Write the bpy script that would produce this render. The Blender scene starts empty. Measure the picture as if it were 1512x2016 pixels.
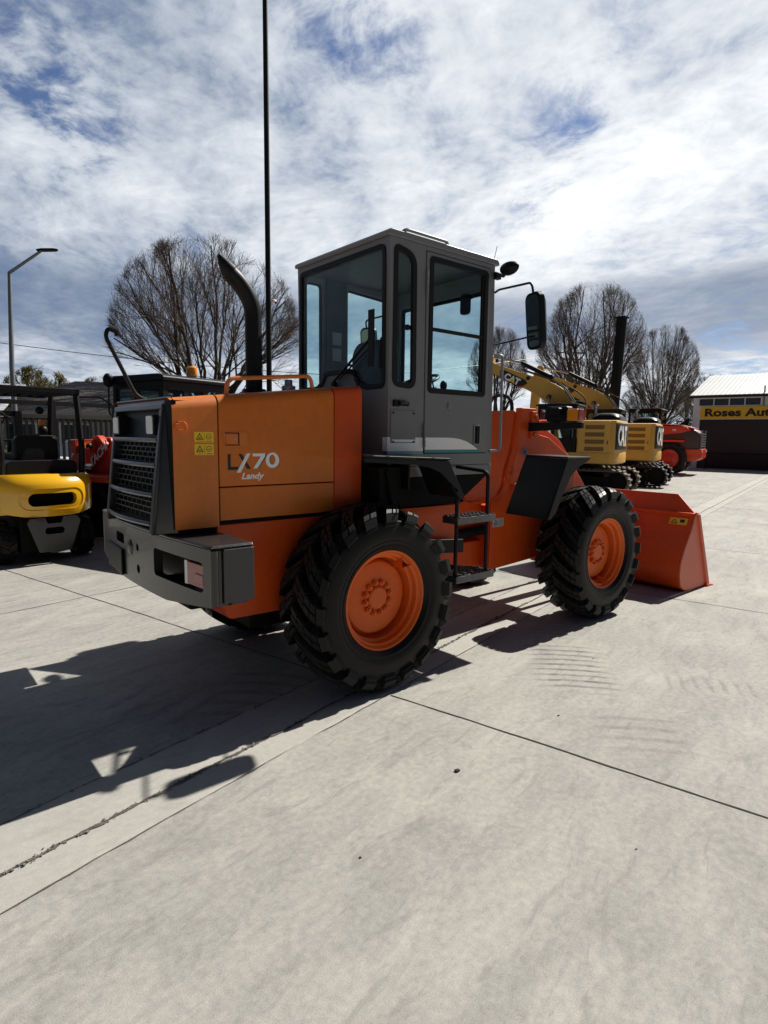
import bpy, bmesh, math, random
from mathutils import Vector, Matrix, Quaternion
from mathutils.geometry import tessellate_polygon
random.seed(7)
S = bpy.context.scene
COL = S.collection
PI = math.pi
R = math.radians

# ------------------------------------------------------------------ mesh helpers
class MB:
    def __init__(s): s.v = []; s.f = []; s.m = None
    def pt(s, p):
        s.v.append(tuple(s.m @ Vector(p)) if s.m else tuple(p)); return len(s.v) - 1
    def face(s, ids): s.f.append(tuple(ids))
    def hexa(s, p):           # 8 points: bottom loop 0-3, top loop 4-7
        i = [s.pt(q) for q in p]
        for a in ((3,2,1,0),(4,5,6,7),(0,1,5,4),(1,2,6,5),(2,3,7,6),(3,0,4,7)): s.face([i[k] for k in a])
        return s
    def box(s, x0, x1, y0, y1, z0, z1):
        return s.hexa([(x0,y0,z0),(x1,y0,z0),(x1,y1,z0),(x0,y1,z0),(x0,y0,z1),(x1,y0,z1),(x1,y1,z1),(x0,y1,z1)])
    def loft(s, loops, cap=True, closed=True):
        ids = [[s.pt(p) for p in L] for L in loops]; n = len(loops[0])
        for a, b in zip(ids, ids[1:]):
            for k in range(n if closed else n - 1):
                s.face((a[k], a[(k+1)%n], b[(k+1)%n], b[k]))
        if cap: s.face(ids[0][::-1]); s.face(ids[-1])
        return s
    def prism(s, poly, axis, a0, a1):
        f = AX[axis]
        return s.loft([[f(p, a0) for p in poly], [f(p, a1) for p in poly]])
    def plate(s, outer, holes, axis, a0, a1):
        f = AX[axis]; loops = [outer] + holes
        tris = tessellate_polygon([[Vector((p[0], p[1], 0)) for p in L] for L in loops])
        flat = [p for L in loops for p in L]
        A = [s.pt(f(p, a0)) for p in flat]; B = [s.pt(f(p, a1)) for p in flat]
        for t in tris: s.face([A[k] for k in t]); s.face([B[k] for k in reversed(t)])
        o = 0
        for L in loops:
            n = len(L)
            for k in range(n):
                i, j = o + k, o + (k+1) % n
                s.face((A[i], A[j], B[j], B[i]))
            o += n
        return s
    def tube(s, pts, r, n=8, cap=True):
        pts = [Vector(p) for p in pts]; m = len(pts)
        rr = r if isinstance(r, (list, tuple)) else [r] * m
        t0 = (pts[1] - pts[0]).normalized()
        up = Vector((0,0,1)) if abs(t0.z) < .9 else Vector((1,0,0))
        nx = t0.cross(up).normalized(); loops = []
        for k in range(m):
            t = (pts[min(k+1,m-1)] - pts[max(k-1,0)]).normalized()
            nx = (nx - t * nx.dot(t)).normalized(); ny = t.cross(nx)
            loops.append([pts[k] + (nx*math.cos(2*PI*i/n) + ny*math.sin(2*PI*i/n)) * rr[k] for i in range(n)])
        return s.loft(loops, cap)
    def lathe(s, prof, n=48, axis='y', c=(0,0,0), cap=True):   # prof: (radius, along) points, revolved; closed end discs if radius 0 not needed
        loops = []
        for r_, a in prof:
            L = []
            for i in range(n):
                t = 2*PI*i/n; u, w = r_*math.cos(t), r_*math.sin(t)
                L.append({'y':(c[0]+u, c[1]+a, c[2]+w), 'x':(c[0]+a, c[1]+u, c[2]+w), 'z':(c[0]+u, c[1]+w, c[2]+a)}[axis])
            loops.append(L)
        return s.loft(loops, cap)
    def cyl(s, p0, p1, r, n=16): return s.tube([p0, p1], r, n)
    def sphere(s, c, r, nu=14, nv=8, sc=(1,1,1)):
        loops = []
        for j in range(1, nv):
            t = PI*j/nv
            loops.append([(c[0]+sc[0]*r*math.sin(t)*math.cos(2*PI*i/nu), c[1]+sc[1]*r*math.sin(t)*math.sin(2*PI*i/nu), c[2]+sc[2]*r*math.cos(t)) for i in range(nu)])
        return s.loft(loops)
AX = {'x': lambda p, a: (a, p[0], p[1]), 'y': lambda p, a: (p[0], a, p[1]), 'z': lambda p, a: (p[0], p[1], a)}

def rrect(x0, y0, x1, y1, r, seg=5):
    if not isinstance(r, (list, tuple)): r = [r]*4
    out = []
    for (cx, cy, a, q) in ((x1-r[0], y1-r[0], 0, r[0]), (x0+r[1], y1-r[1], 90, r[1]), (x0+r[2], y0+r[2], 180, r[2]), (x1-r[3], y0+r[3], 270, r[3])):
        for k in range(seg+1):
            t = R(a + 90*k/seg); out.append((cx + q*math.cos(t), cy + q*math.sin(t)))
    return out
def rpoly(pts, r, seg=4):     # 2D polygon with rounded corners (r: one or one per corner)
    n = len(pts); out = []
    for k in range(n):
        q = r[k] if isinstance(r, (list, tuple)) else r
        p = Vector(pts[k]); a = (Vector(pts[k-1]) - p); b = (Vector(pts[(k+1)%n]) - p)
        if q <= 0: out.append(tuple(p)); continue
        q = min(q, a.length*.45, b.length*.45); a = p + a.normalized()*q; b = p + b.normalized()*q
        for i in range(seg+1):
            t = i/seg; out.append(tuple(a*(1-t)**2 + p*2*t*(1-t) + b*t*t))
    return out
def fillet(pts, r, seg=5):    # 3D path with rounded corners
    pts = [Vector(p) for p in pts]; out = [pts[0]]
    for k in range(1, len(pts)-1):
        p = pts[k]; a = pts[k-1]-p; b = pts[k+1]-p; q = min(r, a.length*.45, b.length*.45)
        a = p + a.normalized()*q; b = p + b.normalized()*q
        for i in range(seg+1):
            t = i/seg; out.append(a*(1-t)**2 + p*2*t*(1-t) + b*t*t)
    out.append(pts[-1]); return out
def circle2(cx, cy, r, n=20): return [(cx+r*math.cos(2*PI*i/n), cy+r*math.sin(2*PI*i/n)) for i in range(n)]

def thing(name, label, cat, loc=(0,0,0), rz=0, group=None):
    o = bpy.data.objects.new(name, None); COL.objects.link(o); o.empty_display_size = .2
    o.location = loc; o.rotation_euler = (0, 0, rz); o['label'] = label; o['category'] = cat
    if group: o['group'] = group
    return o
def tag(o, label, cat, group=None):
    o['label'] = label; o['category'] = cat
    if group: o['group'] = group
    return o
def part(name, mb, mat, parent=None, bev=0, sharp=35, label=None, seg=2, fix=True):
    me = bpy.data.meshes.new(name); me.from_pydata(mb.v, [], mb.f)
    if fix:
        b = bmesh.new(); b.from_mesh(me); bmesh.ops.recalc_face_normals(b, faces=b.faces[:]); b.to_mesh(me); b.free()
    me.polygons.foreach_set('use_smooth', [True]*len(me.polygons)); me.set_sharp_from_angle(angle=R(sharp))
    me.materials.append(mat)
    o = bpy.data.objects.new(name, me); COL.objects.link(o)
    if parent: o.parent = parent
    if bev:
        m = o.modifiers.new('edge', 'BEVEL'); m.width = bev; m.segments = seg; m.limit_method = 'ANGLE'; m.angle_limit = R(40); m.harden_normals = True
    if label: o['label'] = label
    return o
def struct(name, mb, mat, **k):
    o = part(name, mb, mat, **k); o['kind'] = 'structure'; return o
def copy_tree(o, parent=None, loc=None, rz=None):
    c = o.copy(); COL.objects.link(c); c.parent = parent
    if loc is not None: c.location = loc
    if rz is not None: c.rotation_euler = (0, 0, rz)
    for ch in list(o.children): copy_tree(ch, c)
    return c
def text(name, s, size, mat, parent, M, ext=.002, shear=0, off=0, sx=1, space=1, align='LEFT'):
    cu = bpy.data.curves.new(name, 'FONT'); cu.body = s; cu.size = size; cu.extrude = ext; cu.shear = shear; cu.offset = off
    cu.space_character = space; cu.align_x = align; cu.resolution_u = 4
    t = bpy.data.objects.new('tmp', cu); COL.objects.link(t)
    bpy.context.view_layer.update()
    me = bpy.data.meshes.new_from_object(t.evaluated_get(bpy.context.evaluated_depsgraph_get()))
    bpy.data.objects.remove(t); bpy.data.curves.remove(cu)
    me.transform(M @ Matrix.Diagonal((sx, 1, 1, 1))); me.materials.clear(); me.materials.append(mat); me.name = name
    o = bpy.data.objects.new(name, me); COL.objects.link(o)
    if parent: o.parent = parent
    return o
def basis(o, ex, ey):        # text frame: origin, right, up
    ex = Vector(ex).normalized(); ey = Vector(ey).normalized(); ez = ex.cross(ey)
    return Matrix(((ex.x,ey.x,ez.x,o[0]),(ex.y,ey.y,ez.y,o[1]),(ex.z,ey.z,ez.z,o[2]),(0,0,0,1)))

# ------------------------------------------------------------------ materials
class NT:
    def __init__(s, tree): s.t = tree; tree.nodes.clear()
    def n(s, typ, **k):
        o = s.t.nodes.new(typ)
        for a, b in k.items():
            if a[0] == '_': setattr(o, a[1:], b)
            else:
                key = a.replace('__', ' ')
                key = int(key[1:]) if key[0] == 'i' and key[1:].isdigit() else key
                if isinstance(b, bpy.types.NodeSocket): s.t.links.new(b, o.inputs[key])
                else: o.inputs[key].default_value = b
        return o
    def math(s, op, a, b=0., c=0., clamp=False):
        o = s.t.nodes.new('ShaderNodeMath'); o.operation = op; o.use_clamp = clamp
        for i, q in enumerate((a, b, c)):
            if isinstance(q, bpy.types.NodeSocket): s.t.links.new(q, o.inputs[i])
            else: o.inputs[i].default_value = q
        return o.outputs[0]
    def ramp(s, fac, stops, interp='LINEAR'):
        o = s.t.nodes.new('ShaderNodeValToRGB'); s.t.links.new(fac, o.inputs[0]); e = o.color_ramp; e.interpolation = interp
        while len(e.elements) < len(stops): e.elements.new(.5)
        for k, (p, c) in enumerate(stops):
            e.elements[k].position = p; e.elements[k].color = (c, c, c, 1) if isinstance(c, (int, float)) else (*c, 1)
        return o.outputs[0]
    def mix(s, f, a, b, blend='MIX'):
        o = s.t.nodes.new('ShaderNodeMix'); o.data_type = 'RGBA'; o.blend_type = blend
        for i, q in ((0, f), (6, a), (7, b)):
            if isinstance(q, bpy.types.NodeSocket): s.t.links.new(q, o.inputs[i])
            else: o.inputs[i].default_value = q if i == 0 else (*q[:3], 1)
        return o.outputs[2]
    def noise(s, vec, scale, det=4, rough=.5, dist=0, out=0):
        o = s.n('ShaderNodeTexNoise', Scale=scale, Detail=det, Roughness=rough, Distortion=dist)
        if vec is not None: s.t.links.new(vec, o.inputs['Vector'])
        return o.outputs[out]
    def mapping(s, vec, scale=(1,1,1), rot=(0,0,0), loc=(0,0,0)):
        return s.n('ShaderNodeMapping', Vector=vec, Scale=scale, Rotation=rot, Location=loc).outputs[0]
    def out(s, sh): s.t.links.new(sh, s.n('ShaderNodeOutputMaterial').inputs[0])
def newmat(name):
    m = bpy.data.materials.new(name); m.use_nodes = True; return m, NT(m.node_tree)
def mat(name, col, rough=.5, metal=0, var=.12, vs=6., bump=0, bs=120., coat=0, spec=.5, dirt=0, emit=0, stretch=(1,1,1), rv=.1, streak=0, greying=0):
    m, t = newmat(name); tc = t.n('ShaderNodeTexCoord').outputs['Object']
    v = t.mapping(tc, stretch)
    n1 = t.noise(v, vs, 6, .6); n2 = t.noise(v, vs*9, 4, .6)
    f = t.math('ADD', t.math('MULTIPLY', n1, .65), t.math('MULTIPLY', n2, .35))
    f = t.ramp(f, [(.3, 0.), (.7, 1.)])
    c = t.mix(f, [q*(1-var) for q in col], [min(1, q*(1+var)) for q in col])
    if dirt:
        d = t.ramp(t.noise(v, vs*.6, 8, .7), [(.5, 0.), (.75, 1.)])
        c = t.mix(t.math('MULTIPLY', d, dirt), c, (.16,.13,.1))
    if streak:     # rain streaks, fine scratches and dusting
        s1 = t.ramp(t.noise(t.mapping(tc, (7,7,.55)), 3.0, 6, .65), [(.48, 0.), (.72, 1.)]); s2 = t.ramp(t.noise(t.mapping(tc, (2,2,9), (.3,.2,0)), 9.0, 5, .75, 1.5), [(.63, 0.), (.68, 1.)])
        c = t.mix(t.math('MULTIPLY', s1, streak), c, [q*.45 for q in col]); c = t.mix(t.math('MULTIPLY', s2, streak*.7), c, [min(1,q*.8+.16) for q in col])
    if greying:       # tread greyer than the sidewalls, mixed in by radius
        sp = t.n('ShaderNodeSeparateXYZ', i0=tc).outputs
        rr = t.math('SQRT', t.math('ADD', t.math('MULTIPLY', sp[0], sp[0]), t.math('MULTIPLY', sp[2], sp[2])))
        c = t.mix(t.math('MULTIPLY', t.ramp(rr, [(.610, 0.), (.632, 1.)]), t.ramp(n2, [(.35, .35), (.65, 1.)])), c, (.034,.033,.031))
    b = t.n('ShaderNodeBsdfPrincipled', Base__Color=c, Metallic=metal, Coat__Weight=coat)
    b.inputs['Coat Roughness'].default_value = .08
    b.inputs['Specular IOR Level'].default_value = spec
    t.t.links.new(t.math('ADD', t.math('MULTIPLY', n2, 2*rv), rough - rv, clamp=True), b.inputs['Roughness'])
    if bump:
        bp = t.n('ShaderNodeBump', Strength=bump, Distance=.01, Height=t.noise(v, bs, 3, .6)); t.t.links.new(bp.outputs[0], b.inputs['Normal'])
    if emit:
        b.inputs['Emission Color'].default_value = (*col, 1); b.inputs['Emission Strength'].default_value = emit
    t.out(b.outputs[0]); return m
def glass(name, tint, gl=.9, rough=.0):
    m, t = newmat(name)
    tr = t.n('ShaderNodeBsdfTransparent', Color=(*tint, 1)).outputs[0]
    g = t.n('ShaderNodeBsdfGlossy', Color=(.9,.95,1,1), Roughness=rough).outputs[0]
    fr = t.math('ADD', t.math('MULTIPLY', t.math('POWER', t.n('ShaderNodeLayerWeight', Blend=.5).outputs['Facing'], 4.0), .5), .025)
    mx = t.n('ShaderNodeMixShader', i0=t.math('MULTIPLY', fr, gl), i1=tr, i2=g); t.out(mx.outputs[0]); return m

M = {}
M['hood'] = mat('hood_paint', (.66,.160,.010), .42, var=.12, vs=2.5, coat=.1, bump=.04, bs=300, dirt=.14, spec=.35, streak=.12)
M['hood_pale'] = mat('hood_paint_dusty_lit', (.67,.185,.032), .5, var=.12, vs=3, coat=.03, bump=.04, bs=300, dirt=.2, spec=.35, streak=.15)  # rear cover tone: its dust and the light on it, both in the colour
M['orange'] = mat('red_orange_paint', (.66,.078,.006), .42, var=.12, vs=2.5, coat=.06, bump=.03, bs=260, dirt=.12, spec=.3, streak=.14)
M['rim'] = mat('wheel_orange_paint', (.75,.13,.012), .45, var=.12, vs=6, coat=.05, dirt=.16, spec=.3)
M['bucket'] = mat('bucket_paint', (.70,.078,.010), .45, var=.14, vs=3, bump=.03, bs=150, dirt=.16, spec=.3, streak=.14)
M['cabgrey'] = mat('cab_grey_paint', (.185,.183,.190), .4, var=.06, vs=4, coat=.15, bump=.02, bs=300)
M['cabdark'] = mat('cab_inner_grey', (.085,.09,.095), .6, var=.1, vs=8)
M['black'] = mat('black_paint', (.007,.008,.010), .45, var=.2, vs=5, coat=.0, spec=.2, dirt=.01)
M['bumper'] = mat('counterweight_black', (.023,.024,.027), .32, var=.12, vs=4, coat=.25, bump=.05, bs=60)
M['rubber'] = mat('window_seal', (.008,.008,.009), .55, spec=.25)
M['under'] = mat('greasy_black', (.006,.006,.006), .7, var=.3, vs=9, spec=.15)
M['tyre'] = mat('tyre_rubber', (.0075,.0075,.008), .45, var=.25, vs=10, bump=.12, bs=90, dirt=0, rv=.12, spec=.2, greying=1)
M['steel'] = mat('bare_steel', (.35,.35,.36), .3, metal=1, var=.2, vs=30)
M['chrome'] = mat('mirror_glass', (.75,.8,.82), .03, metal=1, var=.02, rv=0)
M['white'] = mat('white_decal', (.9,.9,.91), .45, var=.05)
M['teal'] = mat('teal_decal', (.02,.24,.25), .4, var=.05)
M['ink'] = mat('black_decal', (.012,.012,.014), .5)
M['yellow'] = mat('sticker_yellow', (.85,.54,.02), .45, var=.05)
M['cyellow'] = mat('excavator_yellow_paint', (.62,.36,.07), .45, var=.08, vs=2, dirt=.1)
M['fyellow'] = mat('forklift_yellow_paint', (.80,.43,.012), .2, var=.03, vs=3, coat=.8, rv=.04)
M['red'] = mat('red_paint', (.66,.055,.02), .35, var=.1, vs=3, coat=.3, dirt=.05)
M['brownside'] = mat('dark_brown_paint', (.07,.04,.035), .4, var=.1)
M['vent'] = mat('vent_brown', (.19,.095,.02), .6, var=.3, vs=40)
M['lens_red'] = mat('red_lens', (.30,.008,.01), .2, var=.15, vs=30, coat=.5)
M['lens_pink'] = mat('pale_lens', (.36,.07,.06), .25, var=.1, vs=30, coat=.5)
M['lens_white'] = mat('clear_lens', (.85,.85,.82), .2, var=.1, vs=60, coat=.6)
M['lens_amber'] = mat('amber_lens', (.85,.27,.01), .2, var=.15, vs=30, coat=.5)
M['paper'] = mat('paper_label', (.4,.42,.43), .7)
M['glass'] = glass('cab_glass', (.87,.95,.955))
M['glass2'] = glass('dark_cab_glass', (.74,.82,.82))
M['bark'] = mat('bark', (.055,.042,.034), .85, var=.3, vs=12)
M['twig'] = mat('twig_bark', (.13,.10,.082), .85, var=.2, vs=6)
M['fence'] = mat('fence_black', (.006,.006,.007), .55, spec=.2)
M['wood'] = mat('utility_pole_wood', (.06,.05,.045), .85, var=.2, vs=10)
M['galv'] = mat('galvanised_steel', (.22,.23,.26), .45, metal=.4, var=.1)
# ------------------------------------------------------------------ camera
YAW, PITCH, ROLL = 0.87118831, 0.12509533, 0.01276564
CAM = Vector((-2.58212, -4.02669, 1.7420))
fw = Vector((math.cos(YAW)*math.cos(PITCH), math.sin(YAW)*math.cos(PITCH), -math.sin(PITCH)))
rt = Vector((math.sin(YAW), -math.cos(YAW), 0)); up = rt.cross(fw)
rt, up = rt*math.cos(ROLL) + up*math.sin(ROLL), up*math.cos(ROLL) - rt*math.sin(ROLL)
cd = bpy.data.cameras.new('camera'); cam = bpy.data.objects.new('camera', cd); COL.objects.link(cam)
cam.matrix_world = Matrix(((rt.x,up.x,-fw.x,CAM.x),(rt.y,up.y,-fw.y,CAM.y),(rt.z,up.z,-fw.z,CAM.z),(0,0,0,1)))
cd.sensor_fit = 'HORIZONTAL'; cd.sensor_width = 36; cd.lens = 36*1193.56/1512; cd.clip_end = 3000; cd.clip_start = .05
S.camera = cam
S.view_settings.view_transform = 'Standard'; S.view_settings.look = 'None'; S.view_settings.gamma = 1; S.view_settings.exposure = 0.44
# ------------------------------------------------------------------ sun and sky
SEL, SAZ = R(44.5), R(1.6)
sd = Vector((math.cos(SEL)*math.cos(SAZ), math.cos(SEL)*math.sin(SAZ), math.sin(SEL)))
sl = bpy.data.lights.new('sun', 'SUN'); sl.energy = 5.0; sl.angle = R(.5); sl.color = (1, .95, .86)
so = bpy.data.objects.new('sun', sl); COL.objects.link(so); so.rotation_euler = sd.to_track_quat('Z', 'Y').to_euler(); so.location = (20, 2, 20)
W = bpy.data.worlds.new('World'); S.world = W; W.use_nodes = True
t = NT(W.node_tree)
d = t.n('ShaderNodeTexCoord').outputs['Generated']
sky = t.n('ShaderNodeTexSky', _sky_type='NISHITA', _sun_disc=False, _sun_elevation=SEL, _sun_rotation=R(90)-SAZ, _altitude=50, _air_density=1.0, _dust_density=.6, _ozone_density=1.5).outputs[0]
sep = t.n('ShaderNodeSeparateXYZ', i0=d)
z = t.math('MAXIMUM', sep.outputs[2], 0.0)
inv = t.math('DIVIDE', 1.0, t.math('ADD', z, .16))
q = t.n('ShaderNodeVectorMath', i0=d, i1=t.n('ShaderNodeCombineXYZ', X=inv, Y=inv, Z=inv).outputs[0], _operation='MULTIPLY').outputs[0]
q = t.n('ShaderNodeVectorMath', i0=q, i1=(1,1,0), _operation='MULTIPLY').outputs[0]
qa = t.mapping(q, (1.0,.8,1), (0,0,R(-35)))
warp = t.noise(qa, 1.6, 4, .5, 0, 1)
wv = t.n('ShaderNodeVectorMath', i0=warp, i1=(.5,.5,.5), _operation='SUBTRACT').outputs[0]
wv = t.n('ShaderNodeVectorMath', i0=wv, i1=(.30,.30,0), _operation='MULTIPLY').outputs[0]
qb = t.n('ShaderNodeVectorMath', i0=qa, i1=wv, _operation='ADD').outputs[0]
n1 = t.noise(qb, 1.7, 5, .55)
n2 = t.noise(qb, 6.5, 7, .60)
n3 = t.noise(qb, .75, 4, .5)
n4 = t.noise(qb, 19.0, 7, .64)
dn = t.n('ShaderNodeVectorMath', i0=d, _operation='NORMALIZE').outputs[0]
def dirf(c): return t.n('ShaderNodeVectorMath', i0=dn, i1=tuple(Vector(c).normalized()), _operation='DOT_PRODUCT').outputs['Value']
def lobe(c, w): return t.math('POWER', 2.718, t.math('MULTIPLY', t.math('SUBTRACT', 1.0, dirf(c)), -2.0/(w*w)))
# openings of the overcast lie in these directions of the sky
holes = None
for c, w, s in (((.759,.519,.395), .055, .065), ((.775,.50,.385), .035, .05), ((.76,.562,.327), .05, .095), ((.745,.483,.459), .05, .07), ((.48,.699,.53), .07, .10), ((.55,.655,.525), .08, .09),
                ((.201,.897,.394), .075, .15), ((.26,.90,.36), .05, .07), ((.167,.87,.475), .10, .10), ((.936,.341,.085), .08, .20), ((.19,.97,.11), .08, .06)):
    h = t.math('MULTIPLY', t.math('MULTIPLY', lobe(c, w), s), t.ramp(t.math('ADD', t.math('MULTIPLY', n2, .6), t.math('MULTIPLY', n4, .4)), [(.36, 1.25), (.62, .25)])); holes = h if holes is None else t.math('ADD', holes, h)
cov = t.math('ADD', t.math('MULTIPLY', n1, .54), t.math('ADD', t.math('MULTIPLY', n2, .30), t.math('MULTIPLY', n4, .16)))
cov = t.math('SUBTRACT', t.math('ADD', cov, .09), holes)
dens = t.ramp(cov, [(.34, 0.), (.57, 1.)], 'EASE')
sunf = t.ramp(dirf((.80,.50,.36)), [(.0, .05), (.75, .36), (1., 1.)])
tex = t.math('ADD', t.math('MULTIPLY', n2, .34), t.math('ADD', t.math('MULTIPLY', n4, .17), t.math('ADD', t.math('MULTIPLY', n1, .42), t.math('MULTIPLY', n3, .25))))
shade = t.ramp(tex, [(.46, 0.), (.72, 1.)])
lum = t.math('ADD', t.math('MULTIPLY', shade, .50), t.math('MULTIPLY', sunf, .40))
cloud = t.ramp(lum, [(0., (.11,.145,.205)), (.28, (.235,.28,.355)), (.55, (.48,.52,.575)), (.85, (.76,.775,.79))])
# low bank of darker stratus above the horizon, broken by a pale strip
bank = t.ramp(t.math('ADD', z, t.math('MULTIPLY', t.math('SUBTRACT', n3, .5), .10)), [(.105, 0.), (.14, 1.), (.20, 1.), (.255, 0.)], 'EASE')
bk = t.ramp(t.noise(t.mapping(q, (.5,.5,1)), 1.2, 6, .55), [(.35, .5), (.6, 1.)])
cloud = t.mix(t.math('MULTIPLY', t.math('MULTIPLY', bank, bk), .9), cloud, (.10,.145,.24))
sk = t.n('ShaderNodeVectorMath', i0=sky, i1=(.046,.050,.062), _operation='MULTIPLY').outputs[0]
colr = t.mix(dens, sk, cloud)
# unseen sky overhead and behind the view is darkened to cut the fill light
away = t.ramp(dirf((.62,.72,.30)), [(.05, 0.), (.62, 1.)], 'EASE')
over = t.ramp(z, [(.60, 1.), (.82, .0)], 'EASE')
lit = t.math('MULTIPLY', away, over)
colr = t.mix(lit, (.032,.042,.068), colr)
below = t.math('LESS_THAN', sep.outputs[2], -.002)
colr = t.mix(below, colr, (.10,.10,.10))
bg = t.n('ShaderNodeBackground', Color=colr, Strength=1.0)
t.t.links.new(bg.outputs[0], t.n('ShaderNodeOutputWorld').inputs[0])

# ------------------------------------------------------------------ ground
PSI = R(13.381)
def slab(s_, t_, z=0): return Vector((s_*math.cos(PSI) - t_*math.sin(PSI), s_*math.sin(PSI) + t_*math.cos(PSI), z))
def concrete(name, base, warm, contrast=1., marks=False, agg=.5):
    m, t = newmat(name); tc = t.n('ShaderNodeTexCoord').outputs['Object']
    a = t.noise(tc, .55, 5, .6, .4); b = t.noise(t.mapping(tc, (.8,2.2,1), (0,0,R(35))), 1.7, 8, .68, .8); c = t.noise(tc, 26, 7, .7); e = t.noise(tc, 190, 4, .7)
    f = t.math('ADD', t.math('MULTIPLY', a, .20), t.math('ADD', t.math('MULTIPLY', b, .28), t.math('ADD', t.math('MULTIPLY', c, .28), t.math('MULTIPLY', e, .24))))
    f = t.ramp(f, [(.39, 0.), (.61, 1.)])
    lo = [q*(1-.30*contrast) for q in base]; hi = [q*(1+.16*contrast)*w for q, w in zip(base, warm)]
    col = t.mix(f, lo, hi)
    sc = t.ramp(t.noise(t.mapping(tc, (1.,4.,1), (0,0,R(42))), 2.4, 9, .72, 1.2), [(.54, 0.), (.63, 1.)])      # scuffs
    col = t.mix(t.math('MULTIPLY', sc, .36*contrast), col, [q*.55 for q in base])
    pale = t.ramp(t.noise(t.mapping(tc, (1.,1.6,1), (0,0,R(60)), (3,1,0)), .8, 7, .7, .6), [(.58, 0.), (.72, 1.)])
    col = t.mix(t.math('MULTIPLY', pale, .35), col, [min(.75, q*1.35) for q in base])
    sp = t.ramp(t.n('ShaderNodeTexVoronoi', Vector=tc, Scale=70.).outputs[0], [(.05, 1.), (.12, 0.)])
    col = t.mix(t.math('MULTIPLY', sp, .18*agg), col, (.10,.095,.09))
    if marks:      # rubber left by tractor tyres
        def patch(cx, cy, ang, lx, ly, per, amt, bend=0.):
            global_ = t.mapping(tc, (1,1,1), (0,0,-ang), (0,0,0))
            c0 = Vector((cx,cy,0)); c0.rotate(Matrix.Rotation(-ang, 3, 'Z'))
            g = t.n('ShaderNodeVectorMath', i0=global_, i1=(c0.x, c0.y, 0), _operation='SUBTRACT').outputs[0]
            w = t.noise(g, 4, 4, .6)
            s_ = t.n('ShaderNodeSeparateXYZ', i0=g); u, v = s_.outputs[0], s_.outputs[1]
            v2 = t.math('ADD', v, t.math('ADD', t.math('MULTIPLY', t.math('MULTIPLY', u, u), bend), t.math('MULTIPLY', t.math('SUBTRACT', w, .5), .05)))
            wav = t.ramp(t.math('SINE', t.math('MULTIPLY', v2, 2*PI/per)), [(.15, 0.), (.8, 1.)])
            mu = t.math('MULTIPLY', t.ramp(t.math('ADD', t.math('ABSOLUTE', u), t.math('MULTIPLY', w, .12)), [(lx*.55/2+.05, 1.), (min(1,lx*1.15/2+.06), 0.)]), t.ramp(t.math('ABSOLUTE', v), [(ly*.35, 1.), (min(1,ly*.55), 0.)]))
            k = t.ramp(t.noise(g, 9, 6, .7), [(.32, .12), (.56, 1.)])
            return t.math('MULTIPLY', t.math('MULTIPLY', wav, mu), t.math('MULTIPLY', k, amt))
        for a_ in ((1.02,-1.80,R(-60),.60,1.0,.105,.85,.30), (.25,-2.5,R(-60),.6,.55,.13,.40,.3), (1.75,-1.35,R(-60),.45,.6,.11,.35,.2), (1.3,-2.75,R(20),.3,.7,.09,.40,.0), (-.8,-.35,R(-60),.7,.9,.16,.42,.5), (-1.3,.1,R(15),.5,.9,.17,.35,-.4)):
            col = t.mix(patch(*a_), col, [q*.30 for q in base])
    bs = t.n('ShaderNodeBsdfPrincipled', Base__Color=col); bs.inputs['Roughness'].default_value = .82; bs.inputs['Specular IOR Level'].default_value = .3
    hh = t.math('ADD', t.math('MULTIPLY', c, .5), e)
    bp = t.n('ShaderNodeBump', Strength=.3, Distance=.006, Height=hh); t.t.links.new(bp.outputs[0], bs.inputs['Normal'])
    t.out(bs.outputs[0]); return m
M['concrete'] = concrete('yard_concrete', (.368,.363,.346), (1.,.985,.94), 1.35, True)
M['gutter'] = concrete('gutter_concrete', (.41,.402,.378), (1.,.985,.95), .7, False, 1.2)
M['joint'] = mat('joint_dirt', (.035,.032,.03), .95, var=.4, vs=20)
M['crack'] = mat('crack_dirt', (.10,.092,.08), .95, var=.5, vs=40, bump=.6, bs=150)
M['terrain'] = mat('rough_grass_ground', (.06,.07,.03), .95, var=.4, vs=.4)
M['asphalt'] = mat('road_asphalt', (.12,.12,.12), .9, var=.2, vs=2)
g = MB(); g.box(-900, 900, -900, 900, -1.0, -.03); struct('ground', g, M['terrain'])
g = MB()
P = [(-30,-40),(60,-40),(60,8),(38,10.7),(-30,10.7)]
g.prism(P, 'z', -.5, 0); o = struct('concrete_yard', g, M['concrete']); o.rotation_euler = (0,0,PSI)
g = MB(); g.box(-60, 90, 14.0, 22, -.5, -.012); o = struct('road', g, M['asphalt']); o.rotation_euler = (0,0,PSI)
# joints between the slabs: narrow wandering strips of dirt
def strip(mb, a, b, w, z, amp=.004, step=.12, wr=.3):
    a, b = Vector(a), Vector(b); L = (b-a).length; n = max(2, int(L/step)); dr = (b-a)/L; nr = Vector((-dr.y, dr.x, 0)); off = 0; loops = []
    for k in range(n+1):
        off = off*.8 + random.uniform(-amp, amp); ww = w*random.uniform(1-wr, 1+wr)/2
        p = a + dr*L*k/n + nr*off; loops.append([p + nr*ww, p - nr*ww])
    for k in range(n):
        A = [mb.pt((q.x, q.y, z)) for q in (loops[k][0], loops[k][1], loops[k+1][1], loops[k+1][0])]; mb.face(A[::-1])
j = MB()
for s_ in (-8.0,-4.16,-.26,3.69,7.44,11.3,15.2,19.1,23,27):
    strip(j, slab(s_,-1.04), slab(s_,-9), .011, .003)
    strip(j, slab(s_,-.45), slab(s_,10.6), .010, .003)
for t_ in (2.96, 6.4, 9.8): strip(j, slab(-14,t_), slab(38,t_), .009, .003, step=.3)
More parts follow.
